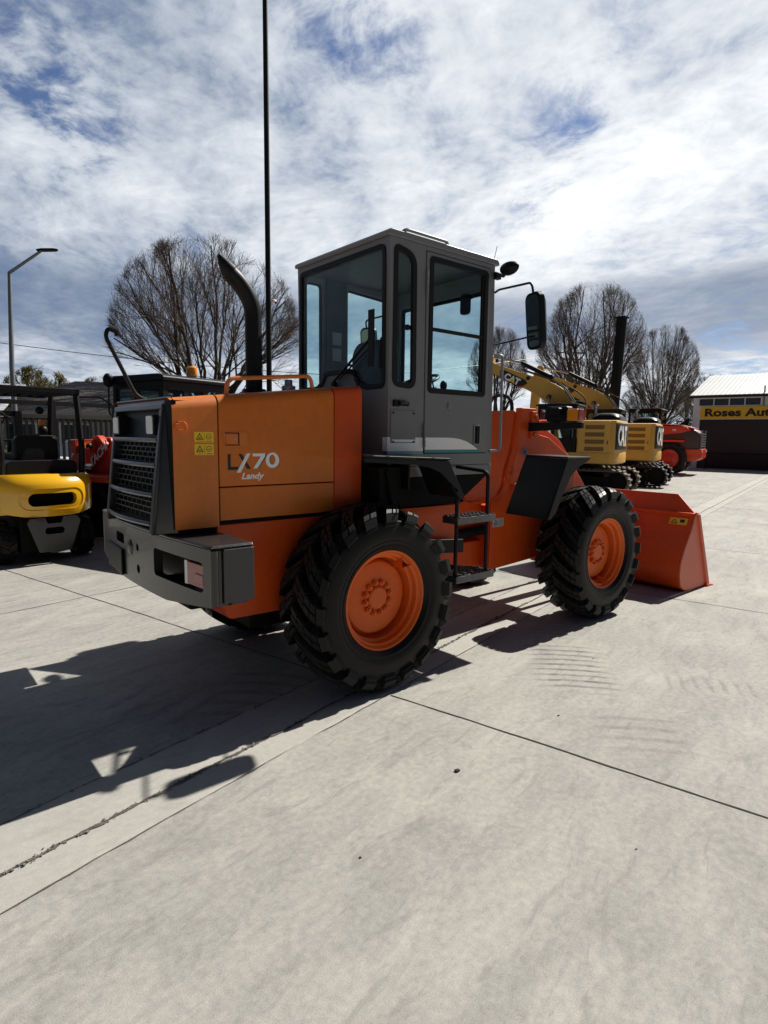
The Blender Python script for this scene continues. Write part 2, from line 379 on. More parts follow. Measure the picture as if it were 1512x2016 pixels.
strip(j, slab(-14,-5.0), slab(38,-5.0), .009, .003, step=.3)
o = struct('expansion_joint', j, M['joint'], fix=False)
# the drain gutter with its ragged centre crack
g = MB()
def row(t_, z, amp): return [(s_, t_ + random.uniform(-amp, amp), z) for s_ in [-9 + .14*k for k in range(340)]]
rows = [row(-.462,.001,.004), row(-.478,.005,.005), row(-.62,.004,.002), row(-.79,.0035,.004), row(-.86,.0035,.004), row(-.985,.005,.002), row(-1.005,.007,.002), row(-1.02,.001,.002)]
ids = [[g.pt(slab(*p)) for p in r_] for r_ in rows]
for a, b in zip(ids, ids[1:]):
    for k in range(len(a)-1): g.face((a[k], b[k], b[k+1], a[k+1]))
struct('drain_gutter', g, M['gutter'], fix=False)
g = MB(); strip(g, slab(-9,-.822), slab(38,-.83), .017, .0075, .006, .03, .6); strip(g, slab(-9,-.47), slab(38,-.47), .006, .0072, .003, .04, .8); strip(g, slab(-9,-1.019), slab(38,-1.019), .007, .0035, .003, .05, .5)
o = part('gutter_crack', g, M['crack'], fix=False); o['kind'] = 'structure'
g = MB()
for k in range(620):
    if k < 500: s_, t_ = random.uniform(-3.2, 2.5), -.822 + random.gauss(0, .010)
    else: s_, t_ = random.uniform(-3.2, -.2), -.468 + random.gauss(0, .008)
    r_ = random.choice((.002,.002,.003,.003,.004,.006)); p = slab(s_, t_, .007); m_ = Matrix.Rotation(random.uniform(0,6), 3, 'Z')
    q8 = [Vector((x*random.uniform(.6,1.2), y*random.uniform(.6,1.2), zz*random.uniform(.5,1.))) for zz in (0,1.2) for x, y in ((-1,-1),(1,-1),(1,1),(-1,1))]
    g.hexa([p + m_ @ (v*r_) for v in q8])
o = part('gravel', g, mat('gravel_grit', (.17,.162,.148), .9, var=.5, vs=60)); o['kind'] = 'stuff'; o['label'] = 'loose grey grit along the cracks of the drain gutter'
g = MB()
for px in ((-.35,-2.0),(.62,-1.96),(1.7,-1.55),(-1.15,-2.2),(-.2,-2.9)):
    r_ = random.choice((.004,.005,.006)) if px != (-.35,-2.0) else .013
    g.hexa([Vector((px[0],px[1],.001)) + Vector((x*random.uniform(.5,1.3), y*random.uniform(.4,1.), zz))*r_ for zz in (0,.7) for x, y in ((-1,-1),(1,-1),(1,1),(-1,1))])
o = part('debris', g, M['ink']); o['kind'] = 'stuff'; o['label'] = 'dark specks of grit scattered over the concrete'
# ------------------------------------------------------------------ wheels
def tyre_mesh(W=.215, R0=.578, Rt=.642, Rb=.345, nl=20, lw=.088, lsl=.30):
    k = W/.215; sc = Rt/.642; mb = MB()
    half = [(Rb-.012,-.165*k),(Rb,-.182*k),(Rb+.028,-.203*k),(Rb+.031,-.208*k),(Rb+.037,-.208*k),(Rb+.040,-.2045*k),(Rb+.060,-.209*k),(Rb+.062,-.212*k),(Rb+.067,-.2125*k),(Rb+.069,-.210*k),(Rb+.085,-.214*k),(Rb+.09,-.2145*k),(Rb+.145,-.211*k),(Rb+.195,-.196*k),(R0-.022,-.160*k),(R0-.006,-.09*k),(R0,0)]
    mb.lathe(half + [(r_,-y) for r_,y in half[::-1][1:]], 72, cap=False)
    path = [(0,Rt),(.07*k,Rt-.001),(.13*k,Rt-.007),(.178*k,Rt-.020),(.216*k,Rt-.043),(.232*k,Rt-.088)]     # top of a lug from the crown over the shoulder
    base = [(0,R0-.01),(.07*k,R0-.014),(.13*k,R0-.022),(.165*k,R0-.035),(.178*k,R0-.045),(.198*k,R0-.078)]
    def P(y, r_, a): return (r_*math.sin(a), y, r_*math.cos(a))
    for side in (-1, 1):
        for i in range(nl):
            a0 = 2*PI*(i + (.5 if side > 0 else 0))/nl
            for s_ in range(5):
                g0, g1 = (.07, .07) if s_ < 4 else (.03, 0)
                def at(tt, lst): return (lst[s_][0]*(1-tt)+lst[s_+1][0]*tt, lst[s_][1]*(1-tt)+lst[s_+1][1]*tt)
                rows = [(-.5,-.08),(.08,.5)] if s_ in (0,2) else [(-.5,-.24),(-.15,.15),(.24,.5)] if s_ == 1 else [(-.5,-.06),(.06,.5)] if s_ == 3 else [(-.5,.5)]
                for q0, q1 in rows:
                    V = []
                    for lst, f in ((base,1.22),(path,1.)):
                        for tt, q in ((g0,q0),(g0,q1),(1-g1,q1),(1-g1,q0)):
                            y, r_ = at(tt, lst); yt, _ = at(tt, path)
                            a = a0 - lsl*abs(yt)/(.215*k)*1.0 + q*f*lw*(1.0+.25*abs(yt)/(.2*k))/Rt*1.0
                            V.append(P(side*y, r_, a))
                    mb.hexa(V)
            # groove rib of rubber joining the blocks a little below their tops
            lb, lt = [], []
            for (yb, rb), (yt, r_) in zip(base, path):
                a = a0 - lsl*abs(yt)/(.215*k); h = .47*lw*(1+.25*yt/(.2*k))/Rt
                lb.append((P(side*yb,rb,a-h*1.2), P(side*yb,rb,a+h*1.2))); lt.append((P(side*(yt-.006),r_-.027,a+h), P(side*(yt-.006),r_-.027,a-h)))
            mb.loft([[b[0], b[1], c[0], c[1]] for b, c in zip(lb, lt)])
    return mb
def rim_mesh(Rb=.345, y0=-.18):
    mb = MB()
    mb.lathe([(Rb-.02,y0+.03),(Rb,y0+.022),(Rb+.004,y0+.006),(Rb-.004,y0),(Rb-.014,y0+.004),(Rb-.026,y0+.026),(Rb-.042,y0+.034),(Rb-.046,y0+.07),(Rb-.062,y0+.082),(Rb-.066,y0+.15),(Rb-.074,y0+.16),(.262,y0+.17),(.258,y0+.135),(.245,y0+.118),(.20,y0+.112),(.13,y0+.110),(.02,y0+.109)], 64, cap=False)
    return mb
TYRE = None
def wheel(parent, x, y, side, valve):
    global TYRE
    e = bpy.data.objects.new('wheel', None); COL.objects.link(e); e.parent = parent; e.location = (x, y, .64); e.empty_display_size = .2
    if side > 0: e.rotation_euler = (0, 0, PI)
    if TYRE is None:
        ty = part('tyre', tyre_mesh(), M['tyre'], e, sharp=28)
        rm = part('rim', rim_mesh(), M['rim'], e, sharp=30)
        h = MB()
        for k in range(12):
            a = 2*PI*k/12 + .2; c = (.108*math.cos(a), .108*math.sin(a))
            h.tube([(c[0], -.075, c[1]), (c[0], -.092, c[1])], .021, 12)
            h.tube([(c[0], -.088, c[1]), (c[0], -.104, c[1])], .013, 6)
        h.lathe([(.001,-.060),(.078,-.060),(.080,-.085),(.070,-.093),(.062,-.0935),(.004,-.094),(.003,-.090),(.001,-.09)], 40)
        hub = part('wheel_hub', h, M['rim'], e, sharp=30)
        TYRE = (ty, rm, hub)
    else:
        for o in TYRE:
            c = o.copy(); COL.objects.link(c); c.parent = e
    v = MB(); a = R(valve); ca, sa = math.cos(a), math.sin(a)
    def vp(r_, tg, yy): return (r_*ca - tg*sa, yy, r_*sa + tg*ca)
    v.loft([[vp(.312,-.055,-.158),vp(.312,.055,-.158),vp(.255,.0,-.158)],[vp(.312,-.045,-.07),vp(.312,.045,-.07),vp(.245,0,-.07)]], cap=False)
    v.tube([vp(.285,0,-.06), vp(.285,0,-.12)], .008, 8)
    part('valve_guard', v, M['rim'], e, fix=True)
    if valve == 999: pass
    return e

# ------------------------------------------------------------------ the wheel loader (its own frame is the world frame: x forward, z up)
LD = thing('wheel_loader', 'orange articulated wheel loader with grey cab parked in the middle of the concrete yard', 'wheel loader')
for x, y, s_, v in ((0,-.82,-1,52), (2.785,-.82,-1,-80), (0,.82,1,120), (2.785,.82,1,30)): wheel(LD, x, y, s_, v)
H = .57
def zt(x): return 1.945 + (x + 1.25)*.110
def hood_piece(name, x0, x1, zb0, zb1, mt, bev=.006, r=.07, w=H, split=None):
    mb = MB(); loops = []
    n = max(2, int((x1-x0)/.15)+1)
    for k in range(n+1):
        x = x0 + (x1-x0)*k/n; zb = zb0 + (zb1-zb0)*k/n
        if split is None:
            L = [(x, y, z) for y, z in rrect(-w, zb, w, zt(x), [r, r, .004, .004], 6)]
        else: L = [(x,-w,zb),(x,w,zb),(x,w,split),(x,-w,split)]
        loops.append(L)
    mb.loft(loops, cap=name != 'rear_cover'); return part(name, mb, mt, LD, bev=bev, sharp=30)
part('engine_cover', MB().box(-1.23,.10,-H+.018,H-.018,1.15,1.93), M['under'], LD)
hood_piece('rear_cover', -1.262, -.988, 1.176, 1.176, M['hood_pale'])
hood_piece('hood', -.980, -.134, 1.421, 1.421, M['hood'])
hood_piece('lower_panel', -.980, -.134, 1.212, 1.212, M['hood'], split=1.414, bev=.004)
hood_piece('cowl', -.127, .11, 1.10, 1.10, M['orange'], r=.06)
# rear frame: the low red-orange body
part('rear_frame', MB().prism(rpoly([(-.93,.575),(.5,.56),(1.10,.72),(1.13,1.185),(-1.0,1.185),(-1.0,.72)],.03), 'y', -.558, .558), M['orange'], LD, bev=.008)
part('belly_guard', MB().box(-1.16,-.95,-.50,.50,.66,.78).box(-.7,.9,-.40,.40,.42,.60), M['under'], LD, bev=.02)
part('rear_axle', MB().tube([(0,-.70,.64),(0,.70,.64)], .12, 20).lathe([(.05,-.16),(.2,-.1),(.23,0),(.2,.1),(.05,.16)],20,'x',(0,0,.62)), M['under'], LD)
part('front_axle', MB().tube([(2.785,-.70,.64),(2.785,.70,.64)], .12, 20), M['under'], LD)
part('frame_joint', MB().tube([(1.5,0,.55),(1.5,0,1.3)], .10, 16).box(1.08,1.52,-.28,.28,.60,.72).box(1.08,1.52,-.28,.28,1.08,1.2).tube([(1.0,-.34,.85),(1.95,-.36,.9)],.045,12), M['under'], LD, bev=.01)
# panel furniture
part('hood_latch', MB().plate(rrect(-.952,1.668,-.797,1.752,.006),[rrect(-.940,1.676,-.852,1.744,.004)],'y',-.5735,-.568).box(-.936,-.856,-.5755,-.566,1.680,1.740).prism([(-.849,1.676),(-.803,1.676),(-.803,1.744),(-.849,1.744)],'y',-.5725,-.566), M['hood_pale'], LD, bev=.003)
part('latch_lock', MB().lathe([(.001,-.578),(.009,-.578),(.011,-.57)],14,'y',(-.876,0,1.712)), M['steel'], LD)
part('panel_shadow_gap', MB().box(-.854,-.848,-.5745,-.567,1.672,1.748).box(-.944,-.849,-.5745,-.567,1.745,1.749).box(-.944,-.849,-.5745,-.567,1.671,1.675), M['under'], LD)
part('hinge', MB().box(-1.232,-1.196,-.582,-.566,1.752,1.762).box(-1.232,-1.196,-.582,-.566,1.80,1.81).tube([(-1.20,-.588,1.755),(-1.186,-.588,1.77),(-1.186,-.588,1.79),(-1.20,-.588,1.807)],.005,8).box(-1.25,-1.228,-.59,-.566,1.765,1.797), M['hood_pale'], LD, bev=.002)
for s_ in (-1,1): part('radiator_side', MB().box(-1.262,-1.235,*sorted((s_*.563,s_*.46)),1.18,1.93), M['under'], LD)
def warn(parent, x0, x1, z0, z1, y, n=1, mt='yellow'):
    s_ = part('warning_sticker', MB().box(x0,x1,y-.0012,y+.001,z0,z1), M[mt], parent)
    d_ = MB(); w = x1-x0; h = z1-z0; yy = y-.0022
    def tri(cx, cz, r_, t_): d_.plate([(cx-r_,cz-r_*.75),(cx+r_,cz-r_*.75),(cx,cz+r_)],[[(cx-r_*t_,cz-r_*.75+r_*.18),(cx+r_*t_,cz-r_*.75+r_*.18),(cx,cz+r_*.62)]],'y',yy,y-.001)
    tri(x0+w*.27, z0+h*.53, h*.36, .66)
    d_.plate(rpoly([(x0+w*.22,z0+h*.36),(x0+w*.32,z0+h*.40),(x0+w*.30,z0+h*.52),(x0+w*.26,z0+h*.5)],.002),[],'y',yy,y-.001)
    d_.plate(circle2(x0+w*.74,z0+h*.56,h*.26,16),[circle2(x0+w*.74,z0+h*.56,h*.22,16)],'y',yy,y-.001)
    d_.box(x0+w*.12,x0+w*.42,yy,y-.001,z0+h*.09,z0+h*.115).box(x0+w*.62,x0+w*.88,yy,y-.001,z0+h*.09,z0+h*.13).box(x0+w*.5,x0+w*.508,yy,y-.001,z0+h*.08,z1-h*.08).box(x0+w*.66,x0+w*.82,yy,y-.001,z0+h*.5,z0+h*.55)
    part('warning_symbol', d_, M['ink'], s_)
warn(LD, -1.134, -1.014, 1.689, 1.751, -.5705); warn(LD, -1.134, -1.014, 1.615, 1.680, -.5705)
# lettering on the hood side
k_ = .000427; lx, lz = -.926, 1.521
def sc2(pts, dx=0, dz=0): return [(lx+(x+dx)*k_, lz+(z_+dz)*k_) for x, z_ in pts]
L_ = [(0,230),(46,230),(46,46),(170,46),(150,0),(0,0)]; X1 = [(165,230),(222,230),(366,12),(302,12)]; X2 = [(300,235),(357,235),(197,-40),(135,-40)]
S7 = [(392,235),(604,235),(594,182),(468,12),(402,12),(528,190),(398,190)]
Z0 = [(725+115*math.cos(a),130+116*math.sin(a)) for a in [2*PI*i/32 for i in range(32)]]; Z1 = [(722+52*math.cos(a),138+76*math.sin(a)) for a in [2*PI*i/24 for i in range(24)]]
d_ = MB(); d_.plate(sc2(L_),[],'y',-.5712,-.5695).plate(sc2(X1),[],'y',-.5712,-.5695).plate(sc2(S7,16,-4),[],'y',-.5712,-.5695).plate(sc2(Z0,13,-4),[sc2(Z1,13,-4)],'y',-.5712,-.5695)
part('model_lettering', d_, M['ink'], LD)
d_ = MB(); d_.plate(sc2(X2),[],'y',-.5722,-.5695).plate(sc2(S7),[],'y',-.5722,-.5695).plate(sc2(Z0),[sc2(Z1)],'y',-.5722,-.5695)
part('model_lettering', d_, M['white'], LD)
text('name_lettering', 'Landy', .055, M['white'], LD, basis((-.838,-.571,1.463),(1,0,0),(0,0,1)), .001, .28, .0016, 1.15)
# hood top: hand rail, exhaust, filler cap, pole mirror
part('hood_rail', MB().tube(fillet([(-.895,-.50,1.97),(-.885,-.50,2.078),(-.28,-.50,2.136),(-.262,-.50,2.04)],.05), .0135, 10), M['hood_pale'], LD)
ex = fillet([(-.50,-.12,2.0),(-.50,-.12,2.62),(-.595,-.12,2.76),(-.76,-.12,2.865)], .14, 8)
e_ = MB(); e_.tube(ex[:-1] + [Vector((-.672,-.12,2.813))], .058, 20, cap=False)
xd, yd = Vector((.53,0,.85)), Vector((0,1,0))
e_.loft([[Vector(c_) + (xd*math.sin(a) + yd*math.cos(a))*r_ + xd*sh for a in [2*PI*i/20 for i in range(20)]] for c_, r_, sh in (((-.67,-.12,2.815),.058,0),((-.70,-.12,2.837),.050,.004),((-.735,-.12,2.862),.032,.016),((-.765,-.12,2.885),.012,.03))])
e_.lathe([(.062,1.985),(.085,1.985),(.085,2.045),(.078,2.055),(.062,2.055)],24,'z',(-.50,-.12,0))
part('exhaust_stack', e_, M['black'], LD, sharp=50)
part('filler_cap', MB().lathe([(.001,2.13),(.028,2.13),(.03,2.09),(.05,2.085),(.05,2.03),(.001,2.03)],18,'z',(-.27,-.2,0)), M['steel'], LD)
pm = part('rear_pole', MB().tube(fillet([(-1.08,.25,1.95),(-1.19,.25,1.985),(-1.37,.25,2.36),(-1.355,.25,2.415),(-1.30,.25,2.40)],.05), .0135, 10), M['black'], LD)
part('pole_lamp', MB().tube([(-1.345,.25,2.418),(-1.30,.25,2.405),(-1.29,.25,2.375)], [.02,.024,.022], 10), M['black'], pm)
# grille: black frame leaning out at the foot
def gx(z): return -1.262 - (1.905 - z)*.115
G = MB()
def gbar(y0, y1, z0, z1, dx0=-.012, dx1=.05): G.hexa([(gx(z0)+dx0,y0,z0),(gx(z0)+dx0,y1,z0),(gx(z0)+dx1,y1,z0),(gx(z0)+dx1,y0,z0),(gx(z1)+dx0,y0,z1),(gx(z1)+dx0,y1,z1),(gx(z1)+dx1,y1,z1),(gx(z1)+dx1,y0,z1)])
gbar(-.455,-.408,1.14,1.88); gbar(.408,.455,1.14,1.88)
gbar(-.455,.455,1.88,1.915)
G.loft([[(-1.245,-.565,1.16),(-1.245,-.565,1.925),(-1.24,-.50,1.955),(-1.24,.50,1.955),(-1.245,.565,1.925),(-1.245,.565,1.16)],
        [(gx(1.15)+.01,-.458,1.15),(gx(1.9)+.0,-.458,1.9),(gx(1.9),-.45,1.912),(gx(1.9),.45,1.912),(gx(1.9),.458,1.9),(gx(1.15)+.01,.458,1.15)]], cap=False, closed=False)
gr = part('grille_frame', G, M['bumper'], LD, bev=.008)
part('grille_back', MB().hexa([(gx(1.15)+.075,-.45,1.15),(gx(1.15)+.075,.45,1.15),(gx(1.15)+.09,.45,1.15),(gx(1.15)+.09,-.45,1.15),(gx(1.9)+.075,-.45,1.9),(gx(1.9)+.075,.45,1.9),(gx(1.9)+.09,.45,1.9),(gx(1.9)+.09,-.45,1.9)]), M['under'], gr)
for zc, bow in ((1.70,.012),(1.55,.016),(1.375,.02),(1.205,.024)):
    b_ = MB(); loops = []
    for i in range(15):
        y = -.408 + .816*i/14; x = gx(zc) - bow*(1-(y/.408)**2)*1.6
        loops.append([(x-.016,y,zc-.004),(x-.010,y,zc+.012),(x+.03,y,zc+.014),(x+.03,y,zc-.016),(x-.008,y,zc-.016)])
    b_.loft(loops); part('grille_bar', b_, M['bumper'], gr, bev=.003)
for z0, z1 in ((1.564,1.686),(1.391,1.536),(1.221,1.359)):
    b_ = MB(); rows_ = 4; hh = (z1-z0)/rows_
    for k in range(rows_+1):
        z = z0 + hh*k; b_.hexa([(gx(z)+.022,-.408,z-.003),(gx(z)+.022,.408,z-.003),(gx(z)+.03,.408,z-.003),(gx(z)+.03,-.408,z-.003),(gx(z)+.022,-.408,z+.003),(gx(z)+.022,.408,z+.003),(gx(z)+.03,.408,z+.003),(gx(z)+.03,-.408,z+.003)])
    for k in range(rows_):
        z = z0 + hh*k
        for i in range(10):
            y = -.40 + (i + (.5 if k % 2 else 0))*.088
            if y > .405: continue
            b_.hexa([(gx(z)+.023,y-.003,z),(gx(z)+.023,y+.003,z),(gx(z)+.031,y+.003,z),(gx(z)+.031,y-.003,z),(gx(z+hh)+.023,y-.003,z+hh),(gx(z+hh)+.023,y+.003,z+hh),(gx(z+hh)+.031,y+.003,z+hh),(gx(z+hh)+.031,y-.003,z+hh)])
    part('grille_mesh', b_, M['bumper'], gr)
part('lamp_panel', MB().hexa([(gx(1.72)+.035,-.40,1.715),(gx(1.72)+.035,.40,1.715),(gx(1.72)+.06,.40,1.715),(gx(1.72)+.06,-.40,1.715),(gx(1.87)+.035,-.40,1.875),(gx(1.87)+.035,.40,1.875),(gx(1.87)+.06,.40,1.875),(gx(1.87)+.06,-.40,1.875)]), M['black'], gr)
for y in (-.325, .325):
    b_ = MB(); b_.prism(rrect(y-.062,1.728,y+.062,1.848,.012), 'x', gx(1.79)-.028, gx(1.79)+.04)
    lp = part('work_light', b_, M['black'], gr, bev=.004)
    part('light_lens', MB().prism(rrect(y-.05,1.735,y+.05,1.842,.012), 'x', gx(1.79)-.036, gx(1.79)-.027), M['lens_white'], lp, bev=.004)
# counterweight bumper, its wall bent to a shallow bow
BW = 1.0
def bx(y): return -1.232 - .066*(1-(y/BW)**2)
holes = [rrect(-.905,.868,-.28,1.038,.03), circle2(.005,.995,.026,18), circle2(0,.853,.030,18), rrect(.30,.975,.50,1.045,.02)]
pl_ = MB(); pl_.plate(rpoly([(-.995,.80),(-.45,.74),(.45,.74),(.995,.80),(.995,1.12),(-.995,1.12)],.012), holes, 'x', 0, .055)
me = bpy.data.meshes.new('t'); me.from_pydata(pl_.v, [], pl_.f); b = bmesh.new(); b.from_mesh(me)
for i in range(1, 20):
    y = -BW + 2*BW*i/20; bmesh.ops.bisect_plane(b, geom=b.verts[:]+b.edges[:]+b.faces[:], plane_co=(0,y,0), plane_no=(0,1,0))
for v in b.verts: v.co.x += bx(v.co.y)
bmesh.ops.recalc_face_normals(b, faces=b.faces[:]); b.to_mesh(me); b.free()
me.name = 'rear_bumper'; me.materials.append(M['bumper']); me.polygons.foreach_set('use_smooth', [True]*len(me.polygons)); me.set_sharp_from_angle(angle=R(35))
bo = bpy.data.objects.new('rear_bumper', me); COL.objects.link(bo); bo.parent = LD
mm = bo.modifiers.new('edge','BEVEL'); mm.width = .006; mm.segments = 2; mm.limit_method = 'ANGLE'; mm.angle_limit = R(50); mm.harden_normals = True
arc = [(bx(y), y) for y in [-BW + 2*BW*i/24 for i in range(25)]]
d_ = MB(); d_.prism([(x-.006,y) for x,y in arc] + [(-.985,BW),(-.985,.57),(-1.20,.5),(-1.20,-.5),(-.985,-.57),(-.985,-BW)], 'z', 1.122, 1.144); part('bumper_deck', d_, M['bumper'], bo, bev=.016, seg=3)
for s_ in (-1,1): part('bumper_side', MB().box(-1.170,-.985,*sorted((s_*1.008,s_*.60)),.815,1.120), M['bumper'], bo, bev=.008)
for s_ in (-1,1): part('bumper_corner', MB().tube([(-1.214,s_*.984,.81),(-1.214,s_*.984,1.115)],.024,12), M['bumper'], bo)
part('bumper_recess', MB().box(-1.12,-1.10,-.95,.95,.79,1.11).box(-1.2,-1.0,-.95,-.10,.79,.81), M['bumper'], bo)
for s_ in (-1, 1):
    tl = part('tail_light', MB().prism([(-1.235,-.87*s_*-1),(-1.235,s_*.62),(-1.20,s_*.60),(-1.19,s_*.87)] if 0 else [(-1.236,s_*.90),(-1.252,s_*.70),(-1.20,s_*.68),(-1.19,s_*.90)], 'z', .885, 1.02), M['lens_red'], bo, bev=.006)
    part('light_lens', MB().prism([(-1.250,s_*.705),(-1.256,s_*.672),(-1.20,s_*.655),(-1.20,s_*.685)], 'z', .882, 1.023), M['lens_white'], tl, bev=.004)
    part('light_lens', MB().prism([(-1.243,s_*.895),(-1.252,s_*.805),(-1.24,s_*.805),(-1.23,s_*.895)], 'z', .91, .965), M['lens_pink'], tl, bev=.003)
part('blank_plate', MB().hexa([(bx(.3)-.02,.31,.755),(bx(.72)-.02,.72,.765),(bx(.72)-.001,.72,.765),(bx(.3)-.001,.31,.755),(bx(.3)-.02,.31,.935),(bx(.72)-.02,.72,.94),(bx(.72)-.001,.72,.94),(bx(.3)-.001,.31,.935)]), M['black'], bo, bev=.006)
part('hitch_boss', MB().sphere((bx(.16)+.005,.155,.975), .06, sc=(.35,1.,1.0)), M['bumper'], bo)
# ------------------------------------------------------------------ cab
CB = bpy.data.objects.new('cab', None); COL.objects.link(CB); CB.parent = LD; CB.location = (0,0,0)
YR, YL, XR, XF = -.60, .62, .325, 1.50
cw = [(.377,3.10),(.575,3.062),(.585,2.10),(.372,2.115)]
c_ = MB()
c_.plate([(XR+.03,1.515),(XF,1.515),(XF-.03,3.15),(XR,3.15)][::1], [rpoly(cw,[.05,.09,.08,.06],6), [(.690,1.606),(1.425,1.606),(1.41,3.118),(.680,3.118)]], 'y', YR, YR+.045)
c_.plate([(XR+.03,1.515),(XF,1.515),(XF-.03,3.15),(XR,3.15)], [rpoly([(.39,2.10),(.56,2.10),(.56,3.06),(.39,3.06)],.05), rpoly([(.83,2.08),(1.43,2.08),(1.40,3.02),(.83,3.06)],.05)], 'y', YL-.045, YL)
rw = [(-.553,2.10),(-.29,2.10),(-.17,2.235),(.20,2.235),(.30,2.12),(.585,2.12),(.575,3.10),(-.548,3.10)]
c_.plate([(YR+.002,1.515),(YL-.002,1.515),(YL-.002,3.15),(YR+.002,3.15)], [rpoly(rw,[.05,.06,.06,.06,.05,.05,.05,.06],6)], 'x', XR+.004, XR+.04)
c_.plate([(YR+.05,1.515),(YL-.05,1.515),(YL-.05,3.15),(YR+.05,3.15)], [rpoly([(-.53,1.80),(.55,1.80),(.55,2.96),(-.53,2.96)],.05)], 'x', XF-.06, XF-.02)
cs = part('cab_shell', c_, M['cabgrey'], CB, bev=.012, sharp=30)
part('cab_skirt', MB().prism([(.36,1.43),(1.50,1.43),(1.505,1.513),(.36,1.513)],'y',-.598,.60), M['cabgrey'], CB, bev=.006)
r_ = MB(); r_.prism(rpoly([(.300,3.152),(1.515,3.152),(1.515,3.176),(1.49,3.20),(.33,3.20),(.300,3.18)],.012),'y',-.612,.632); part('roof', r_, M['cabgrey'], CB, bev=.014, seg=3)
part('cab_lining', MB().box(.37,1.47,-.55,.57,3.10,3.145).box(.365,.375,-.55,.57,1.52,2.10).box(.38,1.45,.555,.572,1.52,2.06).box(.585,.80,.550,.572,2.06,3.10).box(.37,1.45,-.55,.57,1.52,1.56), M['cabdark'], CB)
part('roof_rail', MB().tube(fillet([(.42,-.585,3.165),(.47,-.60,3.222),(.90,-.60,3.222),(.925,-.585,3.17)],.035),.0125,10), M['cabgrey'], CB)
def seal(name, poly, axis, a0, a1, w=.022, parent=CB):
    c2 = Vector((sum(p[0] for p in poly)/len(poly), sum(p[1] for p in poly)/len(poly)))
    def off(dd):
        out = []; n = len(poly)
        for k in range(n):
            a, p, b_ = Vector(poly[k-1]), Vector(poly[k]), Vector(poly[(k+1)%n]); tg = (b_-a).normalized(); nn = Vector((tg.y,-tg.x))
            if nn.dot(p-c2) < 0: nn = -nn
            out.append(tuple(p + nn*dd))
        return out
    mb = MB(); f = AX[axis]; o_, i_ = off(.012), off(-w); n = len(poly)
    rings = [[mb.pt(f(p, a)) for p in L] for L, a in ((o_,a0),(o_,a1),(i_,a1),(i_,a0))]
    for A, B in zip(rings, rings[1:]+rings[:1]):
        for k in range(n): mb.face((A[k], A[(k+1)%n], B[(k+1)%n], B[k]))
    return part(name, mb, M['rubber'], parent, bev=.004)
def pane(name, poly, axis, a0, parent, mt='glass'): return part(name, MB().plate(poly, [], axis, a0, a0+.004), M[mt], parent, sharp=20)
rwp = rpoly(rw,[.05,.06,.06,.06,.05,.05,.05,.06],6)
sw = seal('rear_window', rwp, 'x', XR-.006, XR+.02, .026); pane('window_pane', rwp, 'x', XR+.018, sw)
cwp = rpoly(cw,[.05,.09,.08,.06],6)
sw = seal('corner_window', cwp, 'y', YR-.006, YR+.02, .028); pane('window_pane', cwp, 'y', YR+.018, sw)
for nm, pp in (('side_window', rpoly([(.39,2.10),(.56,2.10),(.56,3.06),(.39,3.06)],.05)), ('side_window', rpoly([(.83,2.08),(1.43,2.08),(1.40,3.02),(.83,3.06)],.05))):
    sw = seal(nm, pp, 'y', YL-.02, YL+.005, .016); pane('window_pane', pp, 'y', YL-.022, sw)
wp = rpoly([(-.53,1.80),(.55,1.80),(.55,2.96),(-.53,2.96)],.05); sw = seal('windscreen', wp, 'x', XF-.03, XF-.012, .03); pane('window_pane', wp, 'x', XF-.035, sw)
part('window_knob', MB().box(.53,.585,-.58,-.565,2.53,2.56).sphere((.53,-.57,2.545),.022), M['black'], CB)
# door
dw = rrect(.728,2.085,1.372,3.075,.025)
D_ = part('door', MB().plate([(.697,1.612),(1.418,1.612),(1.404,3.112),(.688,3.112)], [dw], 'y', YR-.006, YR+.035), M['cabgrey'], CB, bev=.006)
seal('door_window', dw, 'y', YR-.012, YR+.014, .030, D_)
pane('window_pane', dw, 'y', YR+.010, D_)
part('window_bar', MB().box(.75,1.345,YR-.008,YR+.016,2.543,2.569).box(1.318,1.346,YR-.004,YR+.016,2.11,3.05), M['rubber'], D_, bev=.003)
part('door_handle', MB().plate(rrect(1.256,1.676,1.338,1.842,.010),[rrect(1.266,1.686,1.328,1.832,.008)],'y',YR-.014,YR-.004), M['galv'], D_, bev=.002)
part('handle_recess', MB().box(1.266,1.328,YR-.0085,YR-.004,1.686,1.832).box(1.292,1.304,YR-.013,YR-.006,1.69,1.828), M['black'], D_)
part('door_lock', MB().lathe([(.001,-.014),(.006,-.015),(.020,-.013),(.024,-.0105),(.030,-.012),(.031,-.004)],24,'y',(.966,YR,1.981)), M['cabgrey'], D_)
for z0 in (2.80, 1.66):
    h_ = MB()
    for k in range(3): h_.tube([(.691,YR-.010,z0+k*.062),(.691,YR-.010,z0+k*.062+.054)],.011,10)
    part('hinge', h_, M['cabgrey'], D_)
